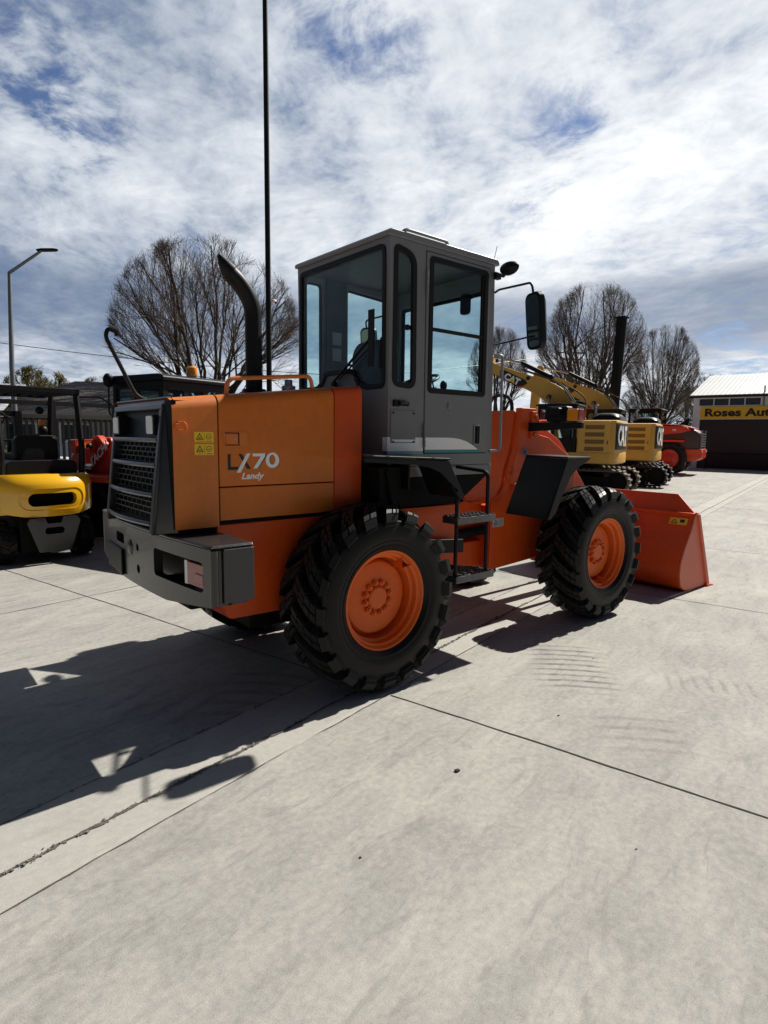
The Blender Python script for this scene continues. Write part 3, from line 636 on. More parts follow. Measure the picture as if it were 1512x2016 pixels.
# stripe
part('stripe', MB().box(.28+.045,.686,YR-.0015,YR+.002,1.628,1.732).box(XR+.003-.004,XR+.01,YR-.001,-.545,1.628,1.732), M['white'], CB)
part('stripe', MB().box(.28+.045,.686,YR-.0018,YR+.002,1.606,1.6275), mat('pale_blue_decal',(.22,.40,.48),.5), CB)
ar = [(.702,1.638),(1.318,1.638)] + [(1.335-.29*math.sin(a)*1.0-.0, 1.628+.104*(1-math.cos(a))*1.0) for a in []] + [(1.30,1.648),(1.245,1.676),(1.18,1.702),(1.11,1.720),(1.03,1.730),(.95,1.733),(.702,1.733)]
part('stripe', MB().plate(ar,[],'y',YR-.0078,YR-.005), M['white'], D_)
part('stripe', MB().plate([(.702,1.613),(1.362,1.613),(1.318,1.638),(.702,1.638)],[],'y',YR-.0078,YR-.005), M['teal'], D_)
hp = MB(); hp.box(.352,.602,YR-.007,YR+.002,1.690,1.934); part('access_panel', hp, M['cabgrey'], CB, bev=.008)
for x, z in ((.374,1.912),(.578,1.912),(.374,1.700),(.578,1.700)): part('panel_bolt', MB().lathe([(.001,-.013),(.007,-.013),(.009,-.005)],10,'y',(x,YR,z)), M['ink'], CB)
part('stripe', MB().box(.362,.592,YR-.0085,YR-.006,1.697,1.716), M['white'], CB)
part('door_catch', MB().box(.372,.425,YR-.02,YR+.002,1.958,2.006).tube([(.42,YR-.02,1.982),(.505,YR-.02,1.982)],[.018,.021],10), M['black'], CB, bev=.003)
part('grab_rail', MB().tube(fillet([(1.49,-.60,2.43),(1.545,-.65,2.43),(1.555,-.65,1.625),(1.47,-.605,1.625)],.05),.0115,10), M['galv'], CB)
# mirrors, lamps, aerial
for s_ in (-1, 1):
    yo = s_*1.17 if s_ < 0 else 1.08; xo = 1.265 if s_ < 0 else 1.478; zo = 2.604 if s_ < 0 else 2.655
    mr = part('mirror_arm', MB().tube(fillet([(1.475,s_*.605,2.935),(1.455,s_*.66,2.945),(xo-.05,yo,zo+.27),(xo-.016,yo,zo+.145)],.05),.009,8), M['black'], CB)
    part('mirror_strut', MB().tube([(1.50,s_*.605,2.515),(xo-.013,yo,zo-.11)],.007,8), M['black'], CB)
    f_ = Vector((-.93, -s_*.30, -.10)).normalized(); sx_ = Vector((-f_.y, f_.x, 0)).normalized(); uz = f_.cross(sx_)*-1 if f_.cross(sx_).z < 0 else f_.cross(sx_)
    ctr = Vector((xo, yo, zo)); q2 = rrect(-.092,-.205,.092,.205,.055,6)
    hs = MB(); hs.loft([[ctr + sx_*a + uz*b_ + f_*.012 for a, b_ in q2],[ctr + sx_*a + uz*b_ - f_*.03 for a, b_ in q2],[ctr + sx_*a*.72 + uz*b_*.82 - f_*.06 for a, b_ in q2]])
    mo = part('mirror', hs, M['black'], mr, bev=.005)
    q3 = rrect(-.076,-.185,.076,.185,.045,6); part('mirror_glass', MB().loft([[ctr + sx_*a + uz*b_ + f_*.0125 for a, b_ in q3],[ctr + sx_*a + uz*b_ + f_*.016 for a, b_ in q3]]), M['chrome'], mo)
for s_ in (-1, 1):
    wl = MB(); c0 = Vector((1.255, s_*.905, 3.035)) if s_ < 0 else Vector((1.45,.72,3.13))
    loops = []
    for k in range(8):
        a = PI/2*k/7; loops.append([c0 + Vector((-.062*math.sin(a)+.03, .088*math.cos(a)*math.cos(b_) if k < 7 else .004*math.cos(b_), .052*math.cos(a)*math.sin(b_) if k < 7 else .004*math.sin(b_))) for b_ in [2*PI*i/18 for i in range(18)]])
    wl.loft(loops); wl.tube([(1.475,s_*.605,3.09),(1.30,s_*.83,2.995),(1.255,s_*.89,3.0)] if s_ < 0 else [(1.475,.605,3.09),(1.46,.70,3.10)],.013,8); wl.box(1.43,1.48,*sorted((s_*.62,s_*.66)),3.03,3.07)
    part('cab_lamp', wl, M['black'], CB)
part('aerial', MB().tube([(1.468,-.585,3.19),(1.505,-.585,3.315)],.0025,6), M['black'], CB)
# inside the cab
se = MB(); se.loft([[(x,y,z) for y,z in rrect(-.24,1.98,.24,2.52,[.14,.14,.05,.05])] for x in (.62,.66,.75)]); se.box(.66,1.12,-.25,.25,1.90,2.0)
part('seat', se, mat('seat_vinyl',(.05,.052,.056),.6), CB, bev=.02)
part('headrest_cover', MB().box(.55,.60,-.345,-.215,1.95,2.52), M['black'], CB, bev=.02)
st = MB(); st.tube([(1.30,-.03,1.85),(1.16,-.03,2.20)],.035,10); part('steering_column', st, M['black'], CB)
sw_ = MB(); ux = Vector((.93,0,.37)); L2 = [Vector((1.15,-.03,2.215)) + (ux*math.cos(a) + Vector((0,1,0))*math.sin(a))*.19 for a in [2*PI*i/28 for i in range(29)]]; sw_.tube(L2,.014,8,False)
for a in (0,2.1,4.2): sw_.tube([(1.15,-.03,2.205), Vector((1.15,-.03,2.215)) + (ux*math.cos(a) + Vector((0,1,0))*math.sin(a))*.19],.01,6)
part('steering_wheel', sw_, M['black'], CB)
part('dashboard', MB().prism(rpoly([(1.18,2.02),(1.28,2.13),(1.42,2.14),(1.455,2.08),(1.455,1.6),(1.28,1.6)],.03),'y',-.28,.22), M['cabdark'], CB, bev=.01)
lv = MB(); lv.tube([(1.05,-.42,1.95),(1.07,-.43,2.14)],.01,8).sphere((1.07,-.43,2.16),.03,sc=(1,1,1.4)).box(.7,1.25,-.53,-.34,1.6,1.96); part('control_lever', lv, M['black'], CB)
part('inner_mirror', MB().loft([[(x,y,z) for y,z in rrect(-.37-.05*w,2.86-.085*w,-.37+.05*w,2.86+.085*w,.03*w)] for x,w in ((1.36,1.),(1.385,1.),(1.40,.7))]).tube([(1.39,-.37,2.9),(1.45,-.41,2.93)],.008,6), M['black'], CB)
for z0 in (2.60, 2.46): part('notice', MB().box(.64,.735,.544,.549,z0-.055,z0+.055), M['paper'], CB)
part('cab_grip', MB().tube(fillet([(.62,.53,2.38),(.62,.48,2.38),(1.0,.48,2.36),(1.0,.48,2.1)],.05),.012,8), M['cabdark'], CB)
wi = MB(); wi.tube([(.300,.05,2.165),(.296,-.42,2.455)],.010,6).tube([(.302,-.02,2.18),(.298,-.43,2.40)],.006,6).box(.288,.298,-.470,-.405,2.25,2.66).tube([(.33,.06,2.15),(.295,.06,2.15)],.02,10)
part('rear_wiper', wi, M['rubber'], CB)
part('windscreen_wiper', MB().tube([(1.525,.05,1.85),(1.525,.22,2.45)],.008,6).box(1.52,1.53,.2,.215,2.1,2.75).tube([(1.525,.02,1.85),(1.525,.12,2.2),(1.525,.22,2.2),(1.525,.15,1.85)],.006,6), M['rubber'], CB)
# ------------------------------------------------------------------ under the cab: black belly, fenders, ladder
part('belly_box', MB().prism([(.125,1.20),(1.12,1.20),(1.48,1.425),(1.48,1.428),(.125,1.56)],'y',-.585,.585), M['under'], LD, bev=.01)
part('hose_cluster', MB().box(.14,.34,-.74,-.59,1.25,1.52).tube([(.2,-.75,1.5),(.22,-.76,1.36),(.26,-.75,1.22)],.016,8).tube([(.30,-.70,1.5),(.33,-.74,1.42),(.35,-.72,1.2)],.012,8), M['under'], LD, bev=.01)
FE = [(-.19,1.602),(.587,1.570),(.765,1.288),(.712,1.282),(.625,1.393),(.507,1.486),(.40,1.525),(.25,1.548),(-.19,1.572)]
for s_ in (-1, 1):
    f_ = MB(); f_.plate(FE, [], 'y', *sorted((s_*.985, s_*.970)))
    f_.hexa([(.12,s_*.57,1.594),(-.19,s_*.99,1.604),(.59,s_*.99,1.574),(.59,s_*.57,1.576),(.12,s_*.57,1.608),(-.19,s_*.99,1.618),(.59,s_*.99,1.588),(.59,s_*.57,1.59)])
    f_.hexa([(.588,s_*.62,1.575),(.588,s_*.968,1.575),(.752,s_*.968,1.288),(.752,s_*.62,1.288),(.600,s_*.62,1.575),(.600,s_*.968,1.575),(.764,s_*.968,1.288),(.764,s_*.62,1.288)])
    f_.box(.36,.376,*sorted((s_*.60,s_*.80)),1.36,1.57)
    part('rear_fender', f_, M['black'], LD, bev=.005)
    f_ = MB()
    f_.hexa([(1.825,s_*.52,1.050),(1.83,s_*.955,1.038),(1.845,s_*.955,1.038),(1.84,s_*.52,1.050),(2.09,s_*.52,1.568),(2.095,s_*.965,1.560),(2.11,s_*.965,1.560),(2.105,s_*.52,1.568)])
    f_.hexa([(2.09,s_*.52,1.568),(2.09,s_*.975,1.562),(2.46,s_*.975,1.560),(2.46,s_*.52,1.566),(2.09,s_*.52,1.586),(2.09,s_*.975,1.578),(2.46,s_*.975,1.574),(2.46,s_*.52,1.583)])
    f_.plate([(1.83,1.038),(2.09,1.56),(2.46,1.558),(2.40,1.53),(2.26,1.48),(2.15,1.40),(2.05,1.26),(1.95,1.09),(1.87,1.038)][::1], [], 'y', *sorted((s_*.962, s_*.975)))
    part('front_fender', f_, M['black'], LD, bev=.005)
LA = part('ladder', MB().tube([(.735,-.93,.66),(.738,-.93,1.30),(.70,-.86,1.42)],.0155,10).tube(fillet([(1.085,-.93,.66),(1.082,-.93,1.475),(1.05,-.62,1.50)],.06),.0155,10), M['black'], LD)
def step(z):
    s_ = MB(); s_.plate(rrect(.715,-.965,1.145,-.805,.012),[rrect(.75+.078*k,-.945,.80+.078*k,-.83,.01) for k in range(5)],'z',z-.022,z).plate(rrect(.712,-.97,1.148,-.80,.012),[rrect(.722,-.960,1.138,-.81,.01)],'z',z-.05,z+.002)
    for k in range(10):
        for yy in (-.955,-.82): s_.lathe([(.014,z-.003),(.011,z+.010),(.004,z+.011)],8,'z',(.735+.043*k,yy,0))
    o = part('step', s_, M['step'], LA, bev=.002)
M['step'] = mat('worn_step_steel', (.10,.10,.105), .32, metal=.6, var=.3, vs=20)
step(1.14); step(.69)
part('brace', MB().hexa([(.60,-.66,.83),(1.12,-.66,.79),(1.12,-.64,.79),(.60,-.64,.83),(.60,-.66,.945),(1.12,-.66,.90),(1.12,-.64,.90),(.60,-.64,.945)]), M['black'], LD, bev=.004)
# ------------------------------------------------------------------ front frame, arms, bucket
sp = [(1.72,.515),(2.44,.555),(3.05,.80),(3.05,1.50),(2.56,1.745),(2.36,1.78),(2.34,2.02),(2.11,2.02),(2.09,1.78),(2.06,1.62),(1.99,1.45),(1.965,1.30),(1.90,1.21),(1.80,1.17),(1.72,1.165)]
FF = MB()
for s_ in (-1, 1): FF.prism(rpoly(sp,[.01]*8+[.05,.06,.06,.06,.05,.04,.01]), 'y', *sorted((s_*.44, s_*.37)))
web = [(2.085,2.0),(2.06,1.78),(2.03,1.62),(1.96,1.45),(1.93,1.30),(1.86,1.20),(1.76,1.155),(1.55,1.15)]
FF.loft([[(x,-.368,z),(x,.368,z),(x+.04,.368,z-.02),(x+.04,-.368,z-.02)] for x, z in web])
FF.box(1.745,2.4,-.368,.368,.53,1.10).box(2.4,3.0,-.368,.368,.80,1.3)
ff = part('front_frame', FF, M['orange'], LD, bev=.008)
part('frame_ear', MB().prism(rpoly([(1.38,.86),(1.75,.86),(1.75,1.16),(1.46,1.16),(1.38,1.08)],.03),'y',-.30,.30).prism([(1.30,.60),(1.75,.52),(1.75,.78),(1.40,.78)],'y',-.30,.30), M['orange'], ff, bev=.01)
warn(ff, 1.745, 1.90, .915, .995, -.4405, mt='paper')
part('badge', MB().lathe([(.001,-.006),(.034,-.006),(.038,-.001)],24,'y',(2.175,-.440,1.605)), M['galv'], ff)
part('badge_centre', MB().lathe([(.001,-.0075),(.026,-.0075),(.027,-.005)],24,'y',(2.175,-.440,1.605)).box(2.165,2.185,-.4485,-.446,1.59,1.62), mat('badge_blue',(.02,.05,.2),.4), ff)
part('pivot_plate', MB().prism(rpoly([(2.235,1.73),(2.345,1.73),(2.375,1.88),(2.33,1.99),(2.25,1.99)],.025),'y',-.462,-.438).lathe([(.001,-.478),(.02,-.478),(.024,-.46)],12,'y',(2.30,0,1.94)).lathe([(.001,-.478),(.02,-.478),(.024,-.46)],12,'y',(2.29,0,1.775)), M['orange'], ff, bev=.006)
part('valve_block', MB().prism(circle2(1.99,1.36,.06,12),'y',-.47,-.438).prism(circle2(2.02,1.28,.035,12),'y',-.475,-.438).prism(circle2(1.97,1.44,.03,12),'y',-.475,-.438), M['orange'], ff, bev=.006)
part('hydraulic_hose', MB().tube(fillet([(2.14,-.30,1.9),(2.14,-.30,2.13),(2.14,-.05,2.16),(2.14,.02,1.9)],.12),.018,8), M['rubber'], ff)
LAx = MB()
for s_ in (-1, 1):
    LAx.prism(rpoly([(2.20,1.90),(2.30,1.98),(2.9,1.72),(3.7,.95),(4.32,.32),(4.36,.18),(4.22,.14),(3.5,.62),(2.7,1.30),(2.18,1.78)],.05), 'y', *sorted((s_*.34, s_*.28)))
LAx.tube([(3.3,-.3,.98),(3.3,.3,.98)],.07,12); LAx.tube([(2.42,-.52,1.86),(2.42,.5,1.86)],.055,16)
part('lift_arm', LAx, M['orange'], LD, bev=.008)
part('bucket_link', MB().prism(rpoly([(2.95,1.25),(3.05,1.32),(4.42,.86),(4.44,.74),(4.36,.74),(3.0,1.15)],.03),'y',-.07,.07).tube([(2.35,0,1.75),(3.1,0,1.38)],.06,14).tube([(2.2,-.2,1.0),(3.25,-.2,.98)],.05,12).tube([(2.2,.2,1.0),(3.25,.2,.98)],.05,12), M['orange'], LD, bev=.008)
# light bracket
br = part('lamp_bracket', MB().hexa([(2.22,-.44,1.755),(2.22,-1.01,1.785),(2.26,-1.01,1.785),(2.26,-.44,1.755),(2.22,-.44,1.84),(2.22,-1.01,1.838),(2.26,-1.01,1.838),(2.26,-.44,1.84)]), M['black'], LD, bev=.004)
part('headlight', MB().prism(rrect(-.85,1.842,-.62,1.985,.03),'x',2.24,2.33).prism(rrect(-.80,1.90,-.70,1.97,.02),'x',2.18,2.24).tube([(2.25,-.73,1.80),(2.25,-.73,1.85)],.03,10), M['black'], br, bev=.01)
sg = part('turn_signal', MB().prism(rrect(-.975,1.85,-.868,1.955,.012),'x',2.20,2.27), M['lens_amber'], br, bev=.008)
part('light_lens', MB().prism(rrect(-.998,1.852,-.978,1.953,.006),'x',2.20,2.27), M['lens_pink'], sg, bev=.004)
br.location.z = .045
# bucket
BK = MB(); prof = [(4.565,.875),(4.50,.72),(4.36,.52),(4.285,.36),(4.275,.22),(4.32,.09),(4.42,.03),(4.58,.012),(5.08,.012)]
fine = [prof[0]]
for a, b_ in zip(prof, prof[1:]): fine += [((a[0]*(1-t_)+b_[0]*t_),(a[1]*(1-t_)+b_[1]*t_)) for t_ in (.5,1)]
inn = []
for k, p_ in enumerate(fine):
    a = Vector(fine[max(k-1,0)]); b_ = Vector(fine[min(k+1,len(fine)-1)]); tg = (b_-a).normalized(); inn.append((p_[0]-tg.y*.022, p_[1]+tg.x*.022))
BK.loft([[(x,y,z) for x, z in fine + inn[::-1]] for y in (-1.04,1.04)])
bk = part('bucket', BK, M['bucket'], LD, bev=.004, sharp=50)
for s_ in (-1, 1):
    e_ = MB(); e_.prism(prof[:-1] + [(5.07,.012),(4.66,.905),(4.60,.915)], 'y', *sorted((s_*1.042, s_*1.062)))
    e_.hexa([(4.60,s_*1.035,.895),(4.60,s_*1.085,.895),(4.645,s_*1.085,.895),(4.645,s_*1.035,.895),(4.98,s_*1.035,.02),(4.98,s_*1.085,.02),(5.05,s_*1.085,.02),(5.05,s_*1.035,.02)])
    part('bucket_side', e_, mat('bucket_side_lit',(.70,.16,.085),.5,var=.08,vs=4) if s_ < 0 else M['bucket'], bk, bev=.005)  # near plate is paler: grazing sunlight put into its colour
part('cutting_edge', MB().hexa([(4.95,-1.10,.002),(4.95,1.10,.002),(5.12,1.10,.002),(5.12,-1.10,.002),(4.95,-1.10,.03),(4.95,1.10,.03),(5.12,1.10,.010),(5.12,-1.10,.010)]), M['bucket'], bk, bev=.003)
part('bucket_rim', MB().box(4.545,4.60,-1.045,1.045,.868,.905), M['bucket'], bk, bev=.006)
part('spill_guard', MB().loft([[(4.60,-1.04,.90),(4.60,1.04,.90),(4.615,1.04,.90),(4.615,-1.04,.90)],[(4.72,-.78,1.10),(4.72,.78,1.10),(4.735,.78,1.10),(4.735,-.78,1.10)]]), M['bucket'], bk, bev=.003)
hk = MB()
for y in (-.34,.34,-.08,.08): hk.prism(rpoly([(4.56,.80),(4.30,.36),(4.22,.20),(4.30,.08),(4.22,.36),(4.36,.66),(4.44,.86)],.02),'y',y-.014,y+.014)
part('bucket_lug', hk, M['bucket'], bk)
sk_ = MB(); xs = (4.455,4.515)
ws = part('warning_sticker', MB().hexa([(4.513-.0035,-.99,.765),(4.513-.0035,-.79,.765),(4.52,-.79,.765),(4.52,-.99,.765),(4.545-.0035,-.99,.838),(4.545-.0035,-.79,.838),(4.552,-.79,.838),(4.552,-.99,.838)]), M['yellow'], bk)
def bxz(z): return 4.5065 + (z-.765)*.4384
wsy = MB()
def bq(y0,y1,z0,z1): wsy.hexa([(bxz(z0),y0,z0),(bxz(z0),y1,z0),(bxz(z0)+.003,y1,z0),(bxz(z0)+.003,y0,z0),(bxz(z1),y0,z1),(bxz(z1),y1,z1),(bxz(z1)+.003,y1,z1),(bxz(z1)+.003,y0,z1)])
tri = [(-.845-.0,.82),(-.88,.778),(-.81,.778)]
for (a, b_) in ((0,1),(1,2),(2,0)):
    p_, q_ = tri[a], tri[b_]; wsy.tube([(bxz(p_[1])+.001,p_[0],p_[1]),(bxz(q_[1])+.001,q_[0],q_[1])],.0035,6)
bq(-.96,-.91,.79,.825)
part('warning_symbol', wsy, M['ink'], ws)
# ------------------------------------------------------------------ fence, poles, wires
FN = thing('steel_fence', 'black tubular steel fence along the far edge of the yard behind the forklift', 'fence', slab(-6, 10.5), PSI)
for k in range(10): part('fence_post', MB().box(k*3.0-.05,k*3.0+.05,-.05,.05,0,2.42), M['fence'], FN, bev=.006)
for z0, h_ in ((2.30,.09),(1.98,.05),(.16,.05)): part('fence_rail', MB().box(-.05,27.05,-.025,.025,z0,z0+h_), M['fence'], FN)
f_ = MB()
for k in range(27*8):
    x = .06 + k*.125; f_.box(x-.026,x+.026,-.052,-.020,.10,2.02)
o = part('fence_picket', f_, M['fence'], FN); o['kind'] = 'stuff'
FP = thing('flag_pole', 'tall slender black pole rising out of the picture behind the loader cab', 'pole', (3.08,6.02,0))
part('pole', MB().tube([(0,0,0),(0,0,6),(0,0,14)],[.052,.047,.042],14).lathe([(.12,0),(.12,.02),(.06,.05)],16,'z'), M['black'], FP)
part('security_camera', MB().sphere((.09,-.05,4.12),.045,sc=(1.1,1,.9)).tube([(.02,0,4.14),(.08,-.04,4.15)],.018,8), M['white'], FP)
part('camera_lens', MB().sphere((.10,-.10,4.10),.024), M['ink'], FP)
SLm = thing('street_light', 'slim grey street light with an angled arm behind the yard fence', 'street light', (1.47,21.7,0))
part('pole', MB().tube([(0,0,-.2),(0,0,4),(.12,.1,7.35)],[.10,.085,.06],12), M['galv'], SLm)
part('arm', MB().tube([(.12,.1,7.33),(1.05,-.55,8.12)],[.055,.045],10), M['galv'], SLm)
part('lamp_head', MB().loft([[Vector((1.0,-.51,8.11)) + Vector((.82,-.57,.05))*a + Vector((.57,.82,0))*w*s_ + Vector((0,0,h)) for s_, h in ((-1,0),(1,0),(1,.06),(-1,.06))] for a, w in ((-.1,.06),(.1,.14),(.5,.13),(.62,.05))]), M['black'], SLm, bev=.01)
SC = thing('steel_column', 'thick dark steel column leaning slightly above the yellow excavators', 'column', (20.25,8.95,0))
part('column_shaft', MB().loft([[(cx+a*w,cy+b_*w,z) for a, b_ in ((-1,-.7),(-.25,-1),(-.2,-.8),(.2,-1),(.25,-1.),(1,-.7),(1,.7),(-1,.7))] for cx,cy,w,z in ((0,0,.185,0),(.05,-.02,.185,3.2),(.13,-.09,.18,6.45))]), M['black'], SC, bev=.01)
part('column_cap', MB().loft([[(.13+a*w,-.09+b_*w,z) for a, b_ in ((-1,-1),(1,-1),(1,1),(-1,1))] for w, z in ((.20,6.44),(.20,6.50))]), M['black'], SC)
def upole(x, y, h, rz, label, mt):
    p = thing('utility_pole', label, 'utility pole', (x,y,0), rz)
    part('pole', MB().tube([(0,0,0),(0,0,h)],[.19,.15],10), M[mt], p)
    part('crossarm', MB().box(-.07,.07,-1.3,1.3,h-.55,h-.40).box(-.07,.07,-1.0,1.0,h-1.15,h-1.02), M[mt], p)
    for yy in (-1.2,-.7,.7,1.2): part('insulator', MB().tube([(0,yy,h-.4),(0,yy,h-.2)],[.05,.03],8), M['white'], p)
    return p
upole(59.4,23.3,6.9,R(60),'dark wooden utility pole beside the white roofed workshop','wood')
upole(51.1,31.3,10.6,R(50),'grey utility pole with crossarms among the bare trees behind the excavators','galv')
def wire(pts, label):
    P_ = []
    for a, b_ in zip(pts, pts[1:]):
        a, b_ = Vector(a), Vector(b_)
        for k in range(16):
            t_ = k/16; p = a*(1-t_)+b_*t_; p.z -= 1.6*t_*(1-t_)*.6; P_.append(p)
    P_.append(Vector(pts[-1])); tag(part('power_line', MB().tube(P_,.022,5,False), M['ink']), label, 'power line')
wire([(-14,60,8.6),(4.33,43.75,7.5),(22,28.5,5.6),(51.1,31.3,10.2)],'sagging power line crossing the sky beyond the street light')
wire([(51.1,31.3,10.0),(59.4,23.3,6.55),(92,10,9.6)],'upper power line running right above the white workshop roof')
wire([(51.1,31.3,9.4),(59.4,23.3,6.0),(92,10,8.9)],'lower power line running right above the white workshop roof')
# ------------------------------------------------------------------ trees
def bez(a, c, b_, n): return [a*(1-t_)**2 + c*2*t_*(1-t_) + b_*t_*t_ for t_ in [k/n for k in range(n+1)]]
def tree_mesh(seed, h=11, w=5, fork=1.8, limbs=9, tr=.26, dens=1., bottom=.22, tw=.0065):
    rnd = random.Random(seed); T_ = MB(); C_ = MB(); zc = h*.56
    def env(az, el, f=1.):      # a point on the dome of the crown
        ce, se_ = math.cos(el), math.sin(el)
        return Vector((w*ce*math.cos(az)*f, w*ce*math.sin(az)*f, zc + (h-zc)*se_*f if se_ > 0 else zc + (zc - h*bottom)*se_*f))
    T_.tube([(0,0,-.2),(.02,.0,.5),(0,.03,fork*1.05)],[tr*1.35,tr*1.02,tr*.95],12)
    def branch(mb, p0, dir0, p1, r0, r1, n, ns):
        c = p0 + dir0*(p1-p0).length*.5; pts = bez(p0, c, p1, n); L_ = (p1-p0).length
        for k in range(1, n): pts[k] += Vector((rnd.uniform(-1,1),rnd.uniform(-1,1),rnd.uniform(-1,1)))*L_*.014
        mb.tube(pts, [r0 + (r1-r0)*(k/n)**.8 for k in range(n+1)], ns, False); return pts
    def rec(mb, pts, r0, r1, az, el, spr, lev):
        nk = {1:6,2:6,3:5,4:5}[lev]; nk = max(2, int(nk*dens)); n = len(pts)-1
        for i in range(nk):
            t_ = (i + rnd.random())/nk*.8 + .2
            k = t_*n; i0 = min(int(k), n-1); p0 = pts[i0].lerp(pts[i0+1], k-i0); dr = (pts[i0+1]-pts[i0]).normalized()
            rad = (p0 - Vector((0,0,fork*.8))).normalized()
            v = (dr*.55 + rad*.62 + Vector((0,0,.05)) + Vector((rnd.gauss(0,1),rnd.gauss(0,1),rnd.gauss(0,.9)))*.50).normalized()
            mx = {1:4.0,2:2.3,3:1.25,4:.62}[lev]*h/11*rnd.uniform(.6,1.15)
            p1 = p0 + v*mx
            e = ((p1.x/w)**2 + (p1.y/w)**2 + ((p1.z-zc)/(h-zc))**2)**.5      # keep inside the dome
            lim = 1.0 + rnd.uniform(-.05,.03)
            for _ in range(5):
                if e <= lim: break
                mx *= .62; p1 = p0 + v*mx; e = ((p1.x/w)**2 + (p1.y/w)**2 + ((p1.z-zc)/(h-zc))**2)**.5
            if e > lim and lev > 2: continue
            d0 = (dr*.30 + v*.85).normalized()
            rr = max(tw, min((r0+(r1-r0)*t_)*.62, {1:.07,2:.032,3:.018,4:tw}[lev])); r_e = max(tw*.5, rr*.40)
            q_ = branch(mb if lev > 1 else T_, p0, d0, p1, rr, r_e, {1:6,2:4,3:3,4:2}[lev], {1:6,2:4,3:3,4:3}[lev])
            if lev < 4: rec(C_, q_, rr, r_e, az, el, spr, lev+1)
    for i in range(limbs):
        az = 2*PI*i/limbs*1.0 + rnd.uniform(-.3,.3); el = [.12,.55,.95,.25,.7,1.25,.0,.42,.85,.3,1.4][i % 11] + rnd.uniform(-.1,.1)
        p0 = Vector((rnd.uniform(-.1,.1),rnd.uniform(-.1,.1),fork*rnd.uniform(.72,1.05))); p1 = env(az, el, .9)
        out = Vector((math.cos(az)*.5, math.sin(az)*.5, 1)).normalized()
        q_ = branch(T_, p0, out, p1, tr*rnd.uniform(.42,.62), .03, 10, 8)
        rec(C_, q_, tr*.5, .03, az, el, .42, 1)
    return T_, C_
PRO = {}
def tree(key, loc, label, rz=0, sc=(1,1,1), name='bare_tree', group='bare winter trees', cat='tree', mt='twig', **k):
    o = thing(name, label, cat, loc, rz, group); o.scale = sc
    if key not in PRO:
        T_, C_ = tree_mesh(**k); PRO[key] = (part('trunk', T_, M['bark'], o, fix=False, sharp=60), part('crown', C_, M[mt], o, fix=False, sharp=60))
    else:
        for q_ in PRO[key]: c = q_.copy(); COL.objects.link(c); c.parent = o
    return o
tree('a', (10.5,25.2,0), 'big bare spreading tree left of the tall black pole', 0, seed=3, h=11.2, w=4.75, fork=2.0, limbs=13, tr=.25)
tree('b', (39.0,21.6,0), 'tallest bare tree behind the yellow excavator booms', .4, seed=11, h=13.3, w=4.1, fork=2.6, limbs=11, tr=.30)
tree('a', (48.0,20.4,0), 'bare round tree directly left of the white roofed workshop', 2.1, (.62,.62,1.0))
tree('b', (43.2,34.0,0), 'bare tree seen between cab and round wing mirror', 1.3, (.72,.72,.93))
tree('a', (72.5,27.2,0), 'distant bare tree rising behind the white workshop roof', 4.0, (1.0,1.0,.86))
tree('b', (46.0,27.5,0), 'slender bare tree behind the tallest tree of the right row', 3.0, (.7,.7,.68))
tree('a', (54.0,24.0,0), 'low distant bare tree behind the dark steel column', 5.0, (.7,.7,.66))
M['twig_olive'] = mat('budding_twigs', (.20,.17,.075), .85, var=.3, vs=3)
M['leaf'] = mat('hedge_leaf', (.045,.06,.02), .8, var=.4, vs=3)
for i, (x, y, h_, key, lb) in enumerate(((4.3,32.2,1.,'s','budding pale shrub standing nearest the street light'),(7.3,31.2,.93,'s','budding pale shrub above the tiled roof of the house'),(2.0,34.0,.86,'s','low budding shrub behind the street light pole'),(9.2,30.0,.85,'s','budding shrub partly behind the thin curved lamp pole'))):
    tree(key, (x,y,0), lb, i*1.3, (h_*1.05,h_*1.05,h_), 'budding_shrub', 'budding shrubs behind the houses', 'shrub', 'twig_olive', seed=5, h=5.2, w=1.9, fork=.7, limbs=9, tr=.10, dens=1.15, bottom=.15, tw=.012)
def leafy(name, label, cat, loc, w, h, mt, n=900, seed=1):
    rnd = random.Random(seed); o = thing(name, label, cat, loc); mb = MB()
    for _ in range(n):
        v = Vector((rnd.gauss(0,1),rnd.gauss(0,1),rnd.gauss(0,1))).normalized()*rnd.uniform(.6,1.)**.5*rnd.choice((1,.9,1.08)); c = Vector((v.x*w, v.y*w, h*.52+v.z*h*.48))
        if rnd.random() < .25: c += Vector((rnd.gauss(0,.2*w),rnd.gauss(0,.2*w),rnd.gauss(0,.08*h)))
        a = Vector((rnd.uniform(-1,1),rnd.uniform(-1,1),rnd.uniform(-1,1))).normalized(); b_ = a.orthogonal().normalized(); s_ = rnd.uniform(.08,.2)
        i_ = [mb.pt(c + a*s_), mb.pt(c + b_*s_*.6), mb.pt(c - a*s_), mb.pt(c - b_*s_*.6)]; mb.face(i_)
    part('crown', mb, M[mt], o, fix=False); part('trunk', MB().tube([(0,0,0),(0,0,h*.6)],[.1,.05],6), M['bark'], o); return o
leafy('green_shrub', 'dark green shrub left of the workshop behind the red loader', 'shrub', (56,20.6,0), 2.6, 3.9, 'leaf', 1500, 2)
leafy('green_shrub', 'green hedge bush seen low through the fence by the house', 'shrub', (1.2,19,0), 1.3, 1.2, 'leaf', 500, 3)
g = MB()
rr = random.Random(9)
